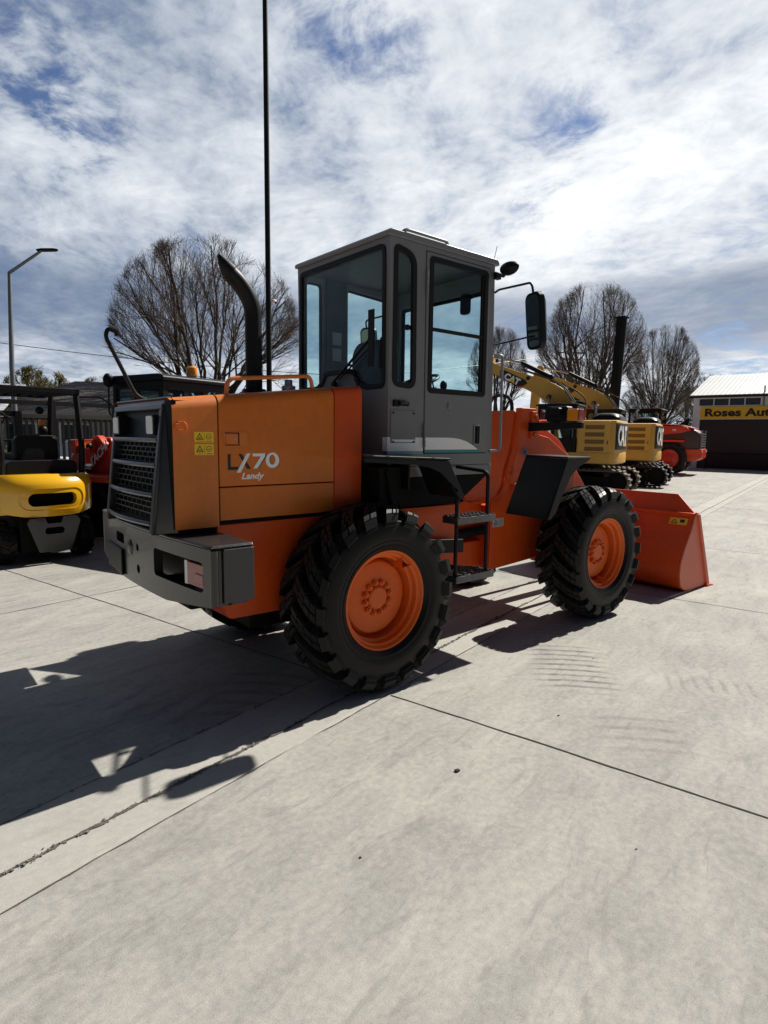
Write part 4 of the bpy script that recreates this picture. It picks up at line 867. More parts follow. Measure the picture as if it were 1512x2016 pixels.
for k in range(26000):
    s_, t_ = rr.uniform(-40,70), 11.2 + rr.random()**2*2.6
    p = slab(s_, t_, -.03); a = rr.uniform(0,6.28); h_ = rr.uniform(.05,.16); w_ = .012
    i_ = [g.pt(p+Vector((math.cos(a)*w_,math.sin(a)*w_,0))), g.pt(p-Vector((math.cos(a)*w_,math.sin(a)*w_,0))), g.pt(p+Vector((rr.uniform(-.05,.05),rr.uniform(-.05,.05),h_)))]; g.face(i_)
M['grass'] = mat('verge_grass', (.07,.11,.025), .8, var=.3, vs=2)
o = part('grass', g, M['grass'], fix=False); o['kind'] = 'stuff'; o['label'] = 'strip of green grass on the verge beyond the fence'
# ------------------------------------------------------------------ houses on the left, workshop on the right
M['tiles'] = None
m, t = newmat('roof_tiles'); tc = t.n('ShaderNodeTexCoord').outputs['Object']
br_ = t.n('ShaderNodeTexBrick', Vector=t.mapping(tc,(1,1,1)), Color1=(.06,.045,.04,1), Color2=(.045,.035,.032,1), Mortar=(.012,.01,.01,1), Scale=1.0)
br_.inputs['Brick Width'].default_value = .3; br_.inputs['Row Height'].default_value = .22; br_.inputs['Mortar Size'].default_value = .025
sp_ = t.n('ShaderNodeSeparateXYZ', i0=tc); t.t.links.new(t.n('ShaderNodeCombineXYZ', X=sp_.outputs[0], Y=t.math('MULTIPLY', sp_.outputs[2], 2.2), Z=0.).outputs[0], br_.inputs['Vector'])
b_ = t.n('ShaderNodeBsdfPrincipled', Base__Color=br_.outputs[0], Roughness=.7); t.out(b_.outputs[0]); M['tiles'] = m
M['cream'] = mat('cream_weatherboard', (.42,.40,.36), .7, var=.1)
M['wall'] = mat('white_wall_paint', (.74,.77,.82), .7, var=.08, dirt=.1)
M['winglass'] = mat('window_glass', (.05,.07,.09), .08, var=.2, vs=2)
m, t = newmat('corrugated_roof'); tc = t.n('ShaderNodeTexCoord').outputs['Object']; sp_ = t.n('ShaderNodeSeparateXYZ', i0=tc)
wv_ = t.math('SINE', t.math('MULTIPLY', sp_.outputs[0], 2*PI/.25)); nz = t.noise(tc, 1.2, 5, .6)
pn = t.n('ShaderNodeTexBrick', Color1=(.66,.68,.70,1), Color2=(.56,.58,.60,1), Mortar=(.48,.49,.51,1), Scale=1.); pn.inputs['Brick Width'].default_value = 1.5; pn.inputs['Row Height'].default_value = 1.3; pn.inputs['Mortar Size'].default_value = .015
t.t.links.new(tc, pn.inputs['Vector'])
b_ = t.n('ShaderNodeBsdfPrincipled', Base__Color=t.mix(t.ramp(nz,[(.35,0.),(.7,.35)]), pn.outputs[0], (.42,.43,.45)), Roughness=.5, Metallic=.0)
t.t.links.new(t.n('ShaderNodeBump', Strength=.25, Distance=.01, Height=wv_).outputs[0], b_.inputs['Normal']); t.out(b_.outputs[0]); M['corr'] = m
HS = thing('house', 'low brick house with a dark tiled hip roof beyond the yard fence', 'house', (6.2,26.4,0), R(-21))
part('wall', MB().box(-4.2,4.2,-3,3,-.2,2.55), M['cream'], HS)
part('roof', MB().loft([[(-4.8,-3.6,2.5),(4.8,-3.6,2.5),(4.8,3.6,2.5),(-4.8,3.6,2.5)],[(-1.5,-.06,4.05),(1.5,-.06,4.05),(1.5,.06,4.05),(-1.5,.06,4.05)]]), M['tiles'], HS)
part('gutter', MB().box(-4.9,4.9,-3.68,-3.6,2.42,2.54), M['cream'], HS)
for x in (-3.2,-1.2,.9,3.0):
    w_ = part('window', MB().plate(rrect(x-.6,.9,x+.6,2.1,.01),[rrect(x-.53,.97,x-.03,2.03,.01),rrect(x+.03,.97,x+.53,2.03,.01)],'y',-3.06,-3.0), M['white'], HS)
    part('pane', MB().box(x-.53,x+.53,-3.03,-3.015,.97,2.03), M['winglass'], w_)
SH = thing('shed', 'shed with a pale corrugated iron roof behind the forklift guard', 'shed', (-.6,25.5,0), R(-21))
part('wall', MB().box(-2.4,2.4,-2,2,-.2,2.35), M['cream'], SH)
part('roof', MB().loft([[(-2.7,-2.3,2.35),(2.7,-2.3,2.35),(2.7,-2.3,2.42),(-2.7,-2.3,2.42)],[(-2.7,2.3,3.7),(2.7,2.3,3.7),(2.7,2.3,3.77),(-2.7,2.3,3.77)]]), M['corr'], SH)
part('door', MB().box(-.5,.5,-2.04,-2.0,0,2.0), M['galv'], SH)
BD = thing('workshop', 'white walled workshop with a pale corrugated roof and a black roller door', 'workshop', (36.55,12.85,0), R(-80))
WL = 18.0
part('wall', MB().plate([(0,0),(WL,0),(WL,4.35),(0,4.35)],[rrect(.42,.0001,6.2,2.98,.001),rrect(.30,3.82,3.6,4.22,.01),rrect(3.95,3.82,7.2,4.22,.01),rrect(7.6,3.82,11,4.22,.01)],'y',0,.2).box(0,.2,.2,9,0,4.35).box(WL-.2,WL,.2,9,0,4.35).box(0,WL,8.8,9,0,4.35), M['wall'], BD)
part('roof', MB().loft([[(-.15,-.30,4.36),(WL+.2,-.30,4.36),(WL+.2,-.30,4.44),(-.15,-.30,4.44)],[(-.15,4.5,5.95),(WL+.2,4.5,5.95),(WL+.2,4.5,6.03),(-.15,4.5,6.03)],[(-.15,9.3,4.36),(WL+.2,9.3,4.36),(WL+.2,9.3,4.44),(-.15,9.3,4.44)]]), M['corr'], BD)
part('fascia', MB().box(-.15,WL+.2,-.34,-.30,4.27,4.40), M['ink'], BD)
rd = MB()
for k in range(30): rd.box(.42,6.2,.10,.125,.02+k*.099,.02+k*.099+.088)
part('roller_door', rd, mat('roller_door_black',(.018,.02,.026),.45,var=.1), BD)
part('door_backing', MB().box(.42,6.2,.13,.15,0,2.98), M['ink'], BD)
for x0, x1 in ((.30,3.6),(3.95,7.2),(7.6,11)):
    n_ = 4; w_ = (x1-x0)/n_; f_ = MB()
    for k in range(n_+1): f_.box(x0+k*w_-.03 if k else x0, x0+k*w_+.03 if k < n_ else x1, .03,.09,3.82,4.22)
    wf = part('window', f_, M['wall'], BD); part('pane', MB().box(x0,x1,.10,.11,3.82,4.22), M['winglass'], wf)
part('vent_pipe', MB().tube([(3.75,-.06,3.7),(3.75,-.06,4.9)],.04,8), M['galv'], BD)
sgn = part('shop_sign', MB().box(.45,9.5,-.10,-.002,3.02,3.74), M['yellow'], BD, bev=.01)
text('sign_lettering','Roses Auto',.62,M['ink'],sgn,basis((.68,-.103,3.18),(1,0,0),(0,0,1)),.002,0,.026,1.30,1.02)
GT = thing('yard_gate', 'low black mesh gate in front of the workshop door', 'gate', (36.0,12.3,0), R(-80))
part('gate_frame', MB().box(.6,10,-.03,.03,.92,.97).box(.6,10,-.03,.03,.10,.15).box(.6,.66,-.03,.03,0,1.0).box(5.0,5.06,-.03,.03,0,1.0), M['fence'], GT)
f_ = MB()
for k in range(92): f_.box(.7+k*.1,.716+k*.1,-.008,.008,.15,.92)
for k in range(7): f_.box(.66,10,-.006,.006,.22+k*.1,.232+k*.1)
part('gate_mesh', f_, M['fence'], GT)
GF = thing('boundary_fence', 'sloping dark fence panel left of the workshop', 'fence', (36.3,13.0,0), R(100))
part('panel', MB().prism([(0,0),(2.6,0),(2.6,1.3),(0,3.0)],'y',-.03,.03), M['fence'], GF); part('fence_post', MB().box(-.06,.0,-.05,.05,0,3.05), M['fence'], GF)
CR = thing('parked_car', 'white car parked on the street behind the black fence', 'car', (3.6,17.3,0), PSI)
part('body', MB().loft([[(x,y,z) for x, z in rpoly([(-2.1,.3),(2.1,.3),(2.15,.75),(1.2,.92),(-1.95,.98),(-2.15,.8)],.1)] for y in (-.82,.82)]), M['white'], CR, bev=.05)
part('cabin', MB().loft([[(-1.8,-.76,.94),(1.05,-.76,.94),(1.05,.76,.94),(-1.8,.76,.94)],[(-1.35,-.6,1.45),(.35,-.6,1.45),(.35,.6,1.45),(-1.35,.6,1.45)]]), M['winglass'], CR, bev=.05)
part('roof', MB().box(-1.3,.3,-.58,.58,1.44,1.48), M['white'], CR, bev=.02)
for x in (-1.3,1.3):
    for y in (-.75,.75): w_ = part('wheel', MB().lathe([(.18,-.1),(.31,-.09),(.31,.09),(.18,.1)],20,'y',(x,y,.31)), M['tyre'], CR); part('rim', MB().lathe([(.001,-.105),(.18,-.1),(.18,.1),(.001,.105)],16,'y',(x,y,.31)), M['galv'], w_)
for y in (-.6,.6): part('tail_light', MB().box(-2.17,-2.1,y-.15,y+.15,.72,.86), M['lens_red'], CR)
# ------------------------------------------------------------------ forklift (local x forward, its rear at x = 0)
def bent_plate(name, outer, holes, th, fx, mat_, parent, y0, y1, n=16, bev=.01):
    pl = MB(); pl.plate(outer, holes, 'x', 0, th)
    me = bpy.data.meshes.new(name); me.from_pydata(pl.v, [], pl.f); b = bmesh.new(); b.from_mesh(me)
    for i in range(1, n):
        bmesh.ops.bisect_plane(b, geom=b.verts[:]+b.edges[:]+b.faces[:], plane_co=(0,y0+(y1-y0)*i/n,0), plane_no=(0,1,0))
    for v in b.verts: v.co.x += fx(v.co.y, v.co.z)
    bmesh.ops.recalc_face_normals(b, faces=b.faces[:]); b.to_mesh(me); b.free()
    me.materials.append(mat_); me.polygons.foreach_set('use_smooth', [True]*len(me.polygons)); me.set_sharp_from_angle(angle=R(40))
    o = bpy.data.objects.new(name, me); COL.objects.link(o); o.parent = parent
    m = o.modifiers.new('edge','BEVEL'); m.width = bev; m.segments = 3; m.limit_method = 'ANGLE'; m.angle_limit = R(50); m.harden_normals = True
    return o
FK = thing('forklift', 'glossy yellow forklift seen from behind at the left edge of the yard', 'forklift', (-.80,4.78,.0), R(99))
hw = .60
def fx(y, z): return .17*(y/hw)**2 + .10*abs(y/hw)**6 + .05*((z-.93)/.27)**2 + .07*max(0,(z-1.02)/.16)**2
oc = rpoly([(-hw,.70),(-hw*.5,.635),(hw*.5,.635),(hw,.70),(hw,1.10),(hw*.9,1.185),(-hw*.9,1.185),(-hw,1.10)],[.06,.1,.1,.06,.08,.1,.1,.08],5)
ring = rrect(-.40,.725,.40,1.005,.135,8); slot = rrect(-.30,.775,.30,.945,.08,8)
cwt = bent_plate('counterweight', oc, [ring], .06, fx, M['fyellow'], FK, -hw, hw, 22, .022)
bent_plate('counterweight_ring', rrect(-.41,.715,.41,1.015,.14,8), [slot], .10, lambda y,z: fx(y,z)+.012, M['fyellow'], cwt, -.41, .41, 14, .018)
mb = MB(); loops = []
for z, i_ in ((.66,.07),(.70,.03),(.80,.012),(1.05,.012),(1.12,.02),(1.16,.05),(1.185,.10),(1.19,.14)):
    q_ = [(.62,-hw+i_*.5),(.62,hw-i_*.5)] + [(max(.30,fx(y,.93)+.02)+i_*.6, y*(1-i_*.6)) for y in [hw - 2*hw*k/20 for k in range(21)]]
    loops.append([(x,y,z) for x, y in q_])
mb.loft(loops); part('counterweight_body', mb, M['fyellow'], cwt, sharp=40)
part('slot_back', MB().box(.27,.295,-.42,.42,.70,1.02), M['under'], cwt)
mb = MB(); yy_ = [hw*.93 - 2*hw*.93*k/20 for k in range(21)]; mb.loft([[(.45,-hw*.9,z),(.45,hw*.9,z)] + [(fx(y,zz)+.035, y, z) for y in yy_] for z, zz in ((1.12,1.10),(1.16,1.14),(1.182,1.17))]); part('counterweight_top', mb, M['fyellow'], cwt, sharp=40)
hp_ = [(-.30,.60),(-.235,.60),(-.10,.60),(-.08,.545),(.08,.545),(.10,.60),(.30,.60),(.32,.55),(.20,.16),(.09,.14),(-.09,.14),(-.20,.16),(-.33,.55)]
part('tow_plate', MB().plate(rpoly([(-.29,.62),(-.11,.62),(-.085,.54),(.085,.54),(.11,.62),(.29,.62),(.33,.56),(.20,.17),(.07,.17),(.05,.15),(-.05,.15),(-.20,.17),(-.33,.56)],.015),[rrect(-.12,.40,.12,.49,.04,6)],'x',.05,.10), M['galvdark'] if 'galvdark' in M else M['bumper'], FK, bev=.01)
part('chassis', MB().box(.22,1.9,-.36,.36,.16,.64).box(.3,.6,-.46,.46,.5,.66), M['under'], FK, bev=.02)
part('engine_hood', MB().loft([[(x,y,z) for y,z in rrect(-.44,1.10,.44,1.36,[.08,.08,.01,.01])] for x in (.34,1.35)]), M['black'], FK, bev=.01)
se = MB(); se.loft([[(x,y,z) for y,z in rrect(-.27,1.30,.27,1.68,[.09,.09,.03,.03])] for x in (.52,.66)]); se.box(.6,1.15,-.26,.26,1.33,1.45)
st_ = part('seat', se, M['black'], FK, bev=.02); part('seat_trim', MB().tube(fillet([(.51,-.26,1.40),(.51,-.26,1.68),(.51,.26,1.68),(.51,.26,1.40)],.08),.012,8), M['rubber'], st_)
gd = MB()
for y in (-.50,.50):
    gd.tube(fillet([(.36,y,1.12),(.30,y,1.5),(.42,y,2.29)],.1),.043,8)
    gd.tube([(1.55,y,1.05),(1.30,y,2.26)],.036,8)
gd.box(.36,1.62,-.53,-.46,2.25,2.33).box(.36,1.62,.46,.53,2.25,2.33).box(.36,.44,-.53,.53,2.25,2.325).box(1.54,1.62,-.53,.53,2.24,2.32)
for k in range(5): gd.box(.44,1.56,-.33+k*.165-.015,-.33+k*.165+.015,2.26,2.30)
part('overhead_guard', gd, M['fence'], FK, bev=.008)
ms = MB()
for y in (-.27,.27): ms.box(1.95,2.07,y-.05,y+.05,.1,2.05)
ms.box(1.96,2.06,-.3,.3,1.97,2.05).box(1.96,2.06,-.3,.3,.6,.68)
part('mast', ms, M['fence'], FK, bev=.006)
part('mast_hose', MB().tube(fillet([(1.9,-.1,.9),(1.9,-.1,1.95),(1.9,.02,2.05),(1.9,.1,1.9),(1.9,.1,1.0)],.1),.014,6).tube(fillet([(1.9,-.17,.9),(1.9,-.17,1.9),(1.9,-.08,1.98),(1.9,.0,1.8),(1.9,.0,1.0)],.1),.014,6), M['rubber'], FK)
part('dashboard', MB().box(1.28,1.45,-.36,.36,.9,1.42).tube([(1.3,.1,1.38),(1.15,.12,1.6)],.03,8).lathe([(.17,-.012),(.18,0),(.17,.012)],20,'z',(1.12,.12,1.61)), M['black'], FK, bev=.01)
for s_ in (-1,1):
    fo = part('fork', MB().box(2.08,3.15,s_*.25-.06,s_*.25+.06,.04,.09).box(2.08,2.13,s_*.25-.06,s_*.25+.06,.04,.62), M['under'], FK, bev=.006)
FT = None
def small_wheel(parent, x, y, r_, w_, mt_rim, nl=16):
    e = bpy.data.objects.new('wheel', None); COL.objects.link(e); e.parent = parent; e.location = (x,y,r_); e.empty_display_size = .2
    if y > 0: e.rotation_euler = (0,0,PI)
    mb = MB(); rb = r_*.56
    mb.lathe([(rb,-w_*.40),(rb+r_*.06,-w_*.48),(r_*.80,-w_*.5),(r_*.93,-w_*.42),(r_*.945,0),(r_*.93,w_*.42),(r_*.80,w_*.5),(rb,w_*.4)],40,cap=False)
    for sd_ in (-1,1):
        for i in range(nl):
            a0 = 2*PI*(i + (.5 if sd_ > 0 else 0))/nl; da = .60*PI/nl
            def pp(y_, rr_, a): return (rr_*math.sin(a), y_, rr_*math.cos(a))
            lo = []; hi = []
            for f_, rt in ((0,1.),(.5,.997),(.9,.97),(1.04,.86)):
                a = a0 - .30*f_*w_/r_*.9
                lo.append([pp(sd_*f_*w_*.5*.97, r_*rt*.93, a-da*1.15), pp(sd_*f_*w_*.5*.97, r_*rt*.93, a+da*1.15)]); hi.append([pp(sd_*f_*w_*.5, r_*rt, a+da*.85), pp(sd_*f_*w_*.5, r_*rt, a-da*.85)])
            mb.loft([l_+h_ for l_, h_ in zip(lo, hi)])
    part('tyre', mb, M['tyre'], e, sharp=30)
    part('rim', MB().lathe([(.001,-w_*.22),(rb*.3,-w_*.24),(rb*.34,-w_*.30),(rb*.6,-w_*.20),(rb*.9,-w_*.18),(rb*.95,-w_*.40),(rb*1.01,-w_*.41),(rb*1.0,w_*.3)],32), M[mt_rim], e)
    return e
for s_ in (-1,1): small_wheel(FK, .50, s_*.49, .295, .20, 'black'); small_wheel(FK, 1.78, s_*.47, .34, .22, 'black')
for s_ in (-1,1):
    part('tail_light', MB().box(.27,.33,s_*.565-.04,s_*.565+.04,1.30,1.52), M['lens_red'], FK, bev=.012)
part('light_lens', MB().box(.265,.335,-.607,-.53,1.27,1.30), M['lens_white'], FK, bev=.004)
tm = part('mirror', MB().loft([[(1.32,-.36+a,1.60+b_) for a,b_ in rrect(-.075,-.11,.075,.11,.03)],[(1.36,-.36+a,1.60+b_) for a,b_ in rrect(-.075,-.11,.075,.11,.03)]]).tube([(1.35,-.40,1.62),(1.42,-.47,1.65)],.01,6), M['black'], FK)
part('mirror_glass', MB().hexa([(1.312,-.425,1.50),(1.312,-.295,1.50),(1.318,-.295,1.50),(1.318,-.425,1.50),(1.292,-.425,1.70),(1.292,-.295,1.70),(1.298,-.295,1.70),(1.298,-.425,1.70)]), M['chrome'], tm)
part('turn_signal', MB().box(1.36,1.42,-.44,-.35,1.83,1.91), M['lens_amber'], FK, bev=.01)
part('work_lamp', MB().sphere((1.38,-.40,1.76),.07,sc=(.8,1,1)).sphere((1.36,-.36,2.05),.06), M['black'], FK)
# tray with black ribs behind the forklift
TY = thing('ribbed_tray', 'dark red trailer tray with black ribs between forklift and red loader', 'trailer', (.25,7.6,0), R(13))
part('tray', MB().box(-2.2,.85,-.7,.7,.78,1.02), mat('tray_dark_red',(.10,.012,.012),.5), TY, bev=.02)
for k in range(9): part('rib', MB().prism([(-2.1+k*.33,1.02),(-1.88+k*.33,1.02),(-1.86+k*.33,1.10),(-1.95+k*.33,1.13)],'y',-.68,.68), M['black'], TY, bev=.006)
part('tray_frame', MB().box(-2.0,.6,-.5,-.4,.5,.78).box(-2.0,.6,.4,.5,.5,.78), M['under'], TY)
for s_ in (-1,1): small_wheel(TY, -.6, s_*.6, .36, .2, 'black')
# ------------------------------------------------------------------ small red loader behind the orange one
RL = thing('wheel_loader', 'small red wheel loader with dark cab and beacon behind the orange loader hood', 'wheel loader', (1.13,5.76,.04), R(108))
RC = bpy.data.objects.new('cab', None); COL.objects.link(RC); RC.parent = RL
def cabbox(parent, x0, x1, y0, y1, z0, z1, sill, mt, gl, fr=.09, roof=.10, bars=()):
    mb = MB()
    mb.plate([(x0,z0),(x1,z0),(x1-.05,z1),(x0,z1)],[rrect(x0+fr,sill,x1-fr-.03,z1-.09,.05)] if not bars else [rrect(x0+fr,sill,(x0+x1)/2-fr*.6,z1-.09,.05),rrect((x0+x1)/2+fr*.6,sill,x1-fr-.03,z1-.09,.05)],'y',y0,y0+.05)
    mb.plate([(x0,z0),(x1,z0),(x1-.05,z1),(x0,z1)],[rrect(x0+fr,sill,x1-fr-.03,z1-.09,.05)] if not bars else [rrect(x0+fr,sill,(x0+x1)/2-fr*.6,z1-.09,.05),rrect((x0+x1)/2+fr*.6,sill,x1-fr-.03,z1-.09,.05)],'y',y1-.05,y1)
    hs_ = [rrect(y0+fr,sill,y1-fr,z1-.09,.06)] if not bars else [rrect(y0+fr,sill,y0+.38,z1-.12,.05),rrect(y0+.48,sill,y1-.48,z1-.12,.05),rrect(y1-.38,sill,y1-fr,z1-.12,.05)]
    mb.plate([(y0+.002,z0),(y1-.002,z0),(y1-.002,z1),(y0+.002,z1)],hs_,'x',x0+.002,x0+.05)
    mb.plate([(y0+.05,z0),(y1-.05,z0),(y1-.05,z1),(y0+.05,z1)],[rrect(y0+fr,sill,y1-fr,z1-.09,.06)],'x',x1-.10,x1-.055)
    sh_ = part('cab_shell', mb, M[mt], parent, bev=.012)
    part('roof', MB().prism(rpoly([(x0-.05,z1),(x1+.02,z1),(x1+.02,z1+roof*.6),(x1-.1,z1+roof),(x0+.06,z1+roof),(x0-.05,z1+roof*.6)],.03),'y',y0-.03,y1+.03), M[mt], parent, bev=.015)
    gl_ = MB(); e_ = .02
    gl_.box(x0+fr-.03,x1-fr,y0+e_,y0+e_+.006,sill-.03,z1-.06).box(x0+fr-.03,x1-fr,y1-e_-.006,y1-e_,sill-.03,z1-.06).box(x0+e_,x0+e_+.006,y0+fr-.03,y1-fr+.03,sill-.03,z1-.06).box(x1-.085,x1-.079,y0+fr-.03,y1-fr+.03,sill-.03,z1-.06)
    part('cab_glazing', gl_, M[gl], parent)
cabbox(RC, -.62, .62, -.62, .62, 1.1, 2.47, 1.95, 'black', 'glass2', .10, .10, (1,))
part('seat', MB().loft([[(x,y,z) for y,z in rrect(-.22,1.5,.22,2.12,.08)] for x in (-.3,-.2)]), M['under'], RC)
part('beacon', MB().lathe([(.001,2.60),(.085,2.60),(.09,2.63),(.08,2.72),(.05,2.75),(.001,2.755)],18,'z',(-.42,-.1,0)), M['lens_amber'], RC)
part('mirror', MB().sphere((.52,.72,2.50),.10,sc=(.6,.9,1.1)).tube(fillet([(.52,.62,1.9),(.54,.72,2.0),(.52,.72,2.4)],.05),.013,6), M['black'], RC)
part('mirror_arm', MB().tube(fillet([(.60,.62,2.12),(.64,.80,2.24),(1.0,.95,2.24),(1.02,.97,1.80)],.05),.012,6), M['black'], RC)
part('hood', MB().loft([[(x,y,z) for y,z in rrect(-.55,.9,.55,zz,[.1,.1,.01,.01])] for x, zz in ((-2.2,1.55),(-.66,1.68))]), M['red'], RL, bev=.01)
part('rear_frame', MB().box(-2.3,-.1,-.5,.5,.42,.9), M['red'], RL, bev=.02)
part('bumper', MB().box(-2.45,-2.2,-.75,.75,.5,.95), M['black'], RL, bev=.03)
_n0 = set(RL.children)
ff2 = part('front_frame', MB().prism(rpoly([(.75,.5),(2.0,.55),(2.35,.80),(2.35,1.05),(1.85,1.62),(1.55,1.62),(1.35,1.30),(.75,1.05)],.04),'y',-.42,.42), M['red'], RL, bev=.015)
part('lift_arm', MB().prism(rpoly([(1.5,1.5),(1.68,1.66),(2.3,1.42),(3.1,.55),(3.0,.40),(2.1,1.1)],.06),'y',.44,.56).prism(rpoly([(1.5,1.5),(1.68,1.66),(2.3,1.42),(3.1,.55),(3.0,.40),(2.1,1.1)],.06),'y',-.56,-.44), M['red'], RL, bev=.01)
part('front_fender', MB().prism(rpoly([(.95,1.02),(1.95,1.02),(2.15,.80),(2.1,.74),(1.9,.92),(.95,.92)],.03),'y',.45,.92).prism(rpoly([(.95,1.02),(1.95,1.02),(2.15,.80),(2.1,.74),(1.9,.92),(.95,.92)],.03),'y',-.92,-.45), M['red'], RL, bev=.01)
text('maker_lettering','HITACHI',.20,M['white'],ff2,basis((2.03,.563,.99),(-.62,0,.45),(.35,0,.75)),.002,.1,.006,1.0)
for s_ in (-1,1):
    lb_ = part('lamp_bracket', MB().plate(rrect(s_*.75-.17,1.36,s_*.75+.17,1.58,.02),[rrect(s_*.75-.15,1.385,s_*.75+.15,1.555,.015)],'x',1.70,1.86).box(1.70,1.72,s_*.75-.16,s_*.75+.16,1.37,1.57), M['red'], RL, bev=.008)
    part('headlight', MB().sphere((1.68,s_*.70,1.47),.055,sc=(.6,1,1)).sphere((1.84,s_*.70,1.47),.06,sc=(.5,1,1)), M['black'], lb_)
    part('turn_signal', MB().box(1.67,1.69,s_*.75+.02,s_*.75+.12,1.42,1.52), M['lens_amber'], lb_, bev=.006)
part('bucket', MB().prism(rpoly([(3.0,.75),(2.9,.4),(3.05,.06),(3.7,.03),(3.7,.06),(3.1,.1),(2.96,.4),(3.05,.74)],.02),'y',-.9,.9), M['red'], RL, bev=.01)
for o_ in set(RL.children) - _n0: o_.location.x -= .55
for x in (-1.25,.95):
    for s_ in (-1,1): small_wheel(RL, x, s_*.70, .50, .32, 'under', 14)
# ------------------------------------------------------------------ excavators
def excavator(name, label, loc, rz, mt, letters, low=False, grp='excavators parked in a row'):
    E_ = thing(name, label, 'excavator', loc, rz, grp)
    dk = 'black'
    for s_ in (-1,1):
        n = 44; Lh, r_ = 1.25, .36; ring_ = []
        for k in range(n):
            u = k/n
            per = 4*Lh + 2*PI*r_; d_ = u*per
            if d_ < 2*Lh: p, a = (-Lh + d_, r_), 0
            elif d_ < 2*Lh+PI*r_: t_ = (d_-2*Lh)/r_; p, a = (Lh+r_*math.sin(t_), r_*math.cos(t_)), t_
            elif d_ < 4*Lh+PI*r_: p, a = (Lh-(d_-2*Lh-PI*r_), -r_), PI
            else: t_ = PI + (d_-4*Lh-PI*r_)/r_; p, a = (-Lh+r_*math.sin(t_), r_*math.cos(t_)), t_
            ring_.append((p[0], p[1]+r_+.045, a))
        y0, y1 = s_*1.0-.26, s_*1.0+.26
        tb = MB(); rgo = [(x,z) for x,z,a in ring_]; rgi = [(x-.05*math.sin(a), z-.05*math.cos(a)) for x,z,a in ring_]
        ids = [[tb.pt((x,y,z)) for x,z in L] for L, y in ((rgo,y0),(rgo,y1),(rgi,y1),(rgi,y0))]
        for A, B in zip(ids, ids[1:]+ids[:1]):
            for k in range(n): tb.face((A[k],A[(k+1)%n],B[(k+1)%n],B[k]))
        for x,z,a in ring_:
            ca, sa = math.cos(a), math.sin(a)
            def q(u,v,y): return (x+u*ca+v*sa, y, z-u*sa+v*ca)
            tb.hexa([q(-.045,-.01,y0+.01),q(.045,-.01,y0+.01),q(.045,-.01,y1-.01),q(-.045,-.01,y1-.01),q(-.022,.04,y0+.01),q(.022,.04,y0+.01),q(.022,.04,y1-.01),q(-.022,.04,y1-.01)])
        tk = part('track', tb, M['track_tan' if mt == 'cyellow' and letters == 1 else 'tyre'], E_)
        fr_ = MB(); fr_.prism(rpoly([(-1.1,.22),(1.1,.22),(1.0,.55),(-1.0,.55)],.05),'y',y0+.06,y1-.06)
        for xx in (-1.25,1.25): fr_.lathe([(.05,-.2),(.27,-.16),(.30,-.1),(.30,.1),(.27,.16),(.05,.2)],20,'y',(xx,s_*1.0,.405))
        for k in range(5): fr_.lathe([(.02,-.18),(.11,-.17),(.11,.17),(.02,.18)],12,'y',(-.8+k*.4,s_*1.0,.17))
        part('track_frame', fr_, M['under'], tk)
    part('undercarriage', MB().box(-.8,.8,-.76,.76,.38,.62).lathe([(.5,.6),(.55,.7),(.5,.95)],24,'z'), M['under'], E_)
    # upper structure: plan with a tight round tail
    plan = lambda g_: [(1.15,-1.12+g_),(1.15,1.12-g_),(-.95,1.16-g_)] + [(-.95-(.30-g_)*math.sin(a), (1.16-g_)*math.cos(a)) for a in [PI*k/14 for k in range(1,14)]] + [(-.95,-1.16+g_)]
    up_ = part('upper_frame', MB().loft([[(x,y,z) for x,y in plan(g_)] for z,g_ in ((.95,.05),(.99,.0),(1.26,.0),(1.30,.02))]), M[mt], E_, sharp=40)
    hd = lambda g_: [(.02,-1.10+g_),(.02,1.11-g_),(-.93,1.12-g_),(-1.12,1.05-g_)] + [(-1.10-(.12-g_)*math.sin(a), (1.04-g_)*math.cos(a)) for a in [PI*k/12 for k in range(1,12)]] + [(-1.12,-1.05+g_),(-.93,-1.12+g_)]
    part('engine_hood', MB().loft([[(x,y,z) for x,y in hd(g_)] for z,g_ in ((1.30,.0),(2.24,.0),(2.29,.03),(2.31,.09))]), M[mt], up_, sharp=40)
    dr = part('side_door', MB().prism(rrect(-.98,1.33,-.02,2.27,.04),'y',1.112,1.135), M[mt], up_, bev=.008)
    for k in range(4):
        z_ = 2.10 - k*.225; vb = MB(); vb.plate(rrect(-.80,z_-.075,-.22,z_+.055,.015),[rrect(-.785,z_-.06,-.235,z_+.04,.01)],'y',1.134,1.142)
        for i in range(5): vb.hexa([(-.785,1.128,z_-.055+i*.02),(-.235,1.128,z_-.055+i*.02),(-.235,1.137,z_-.062+i*.02),(-.785,1.137,z_-.062+i*.02),(-.785,1.128,z_-.051+i*.02),(-.235,1.128,z_-.051+i*.02),(-.235,1.137,z_-.056+i*.02),(-.785,1.137,z_-.056+i*.02)])
        vb.box(-.785,-.235,1.136,1.1385,z_-.06,z_+.04) if mt == 'cyellow' else None
        part('vent', vb, M['vent'] if mt == 'cyellow' else M['brownside'], dr)
    part('door_lock', MB().box(-.92,-.89,1.134,1.142,1.56,1.68), M['ink'], dr)
    part('air_cleaner_cover', MB().loft([[(x,y,z) for x,y in rrect(-1.15+g_,-.75+g_,-.25-g_,.62-g_,.2)] for z,g_ in ((2.28,0),(2.42,.02),(2.52,.12),(2.55,.25))]), M['black'], up_, sharp=40)
    part('exhaust', MB().tube(fillet([(-.35,.35,2.3),(-.35,.35,2.75),(-.42,.35,2.82)],.05),.045,10), M['steel'], up_)
    rb_ = MB(); ang = [PI*.02+PI*.96*k/16 for k in range(17)]
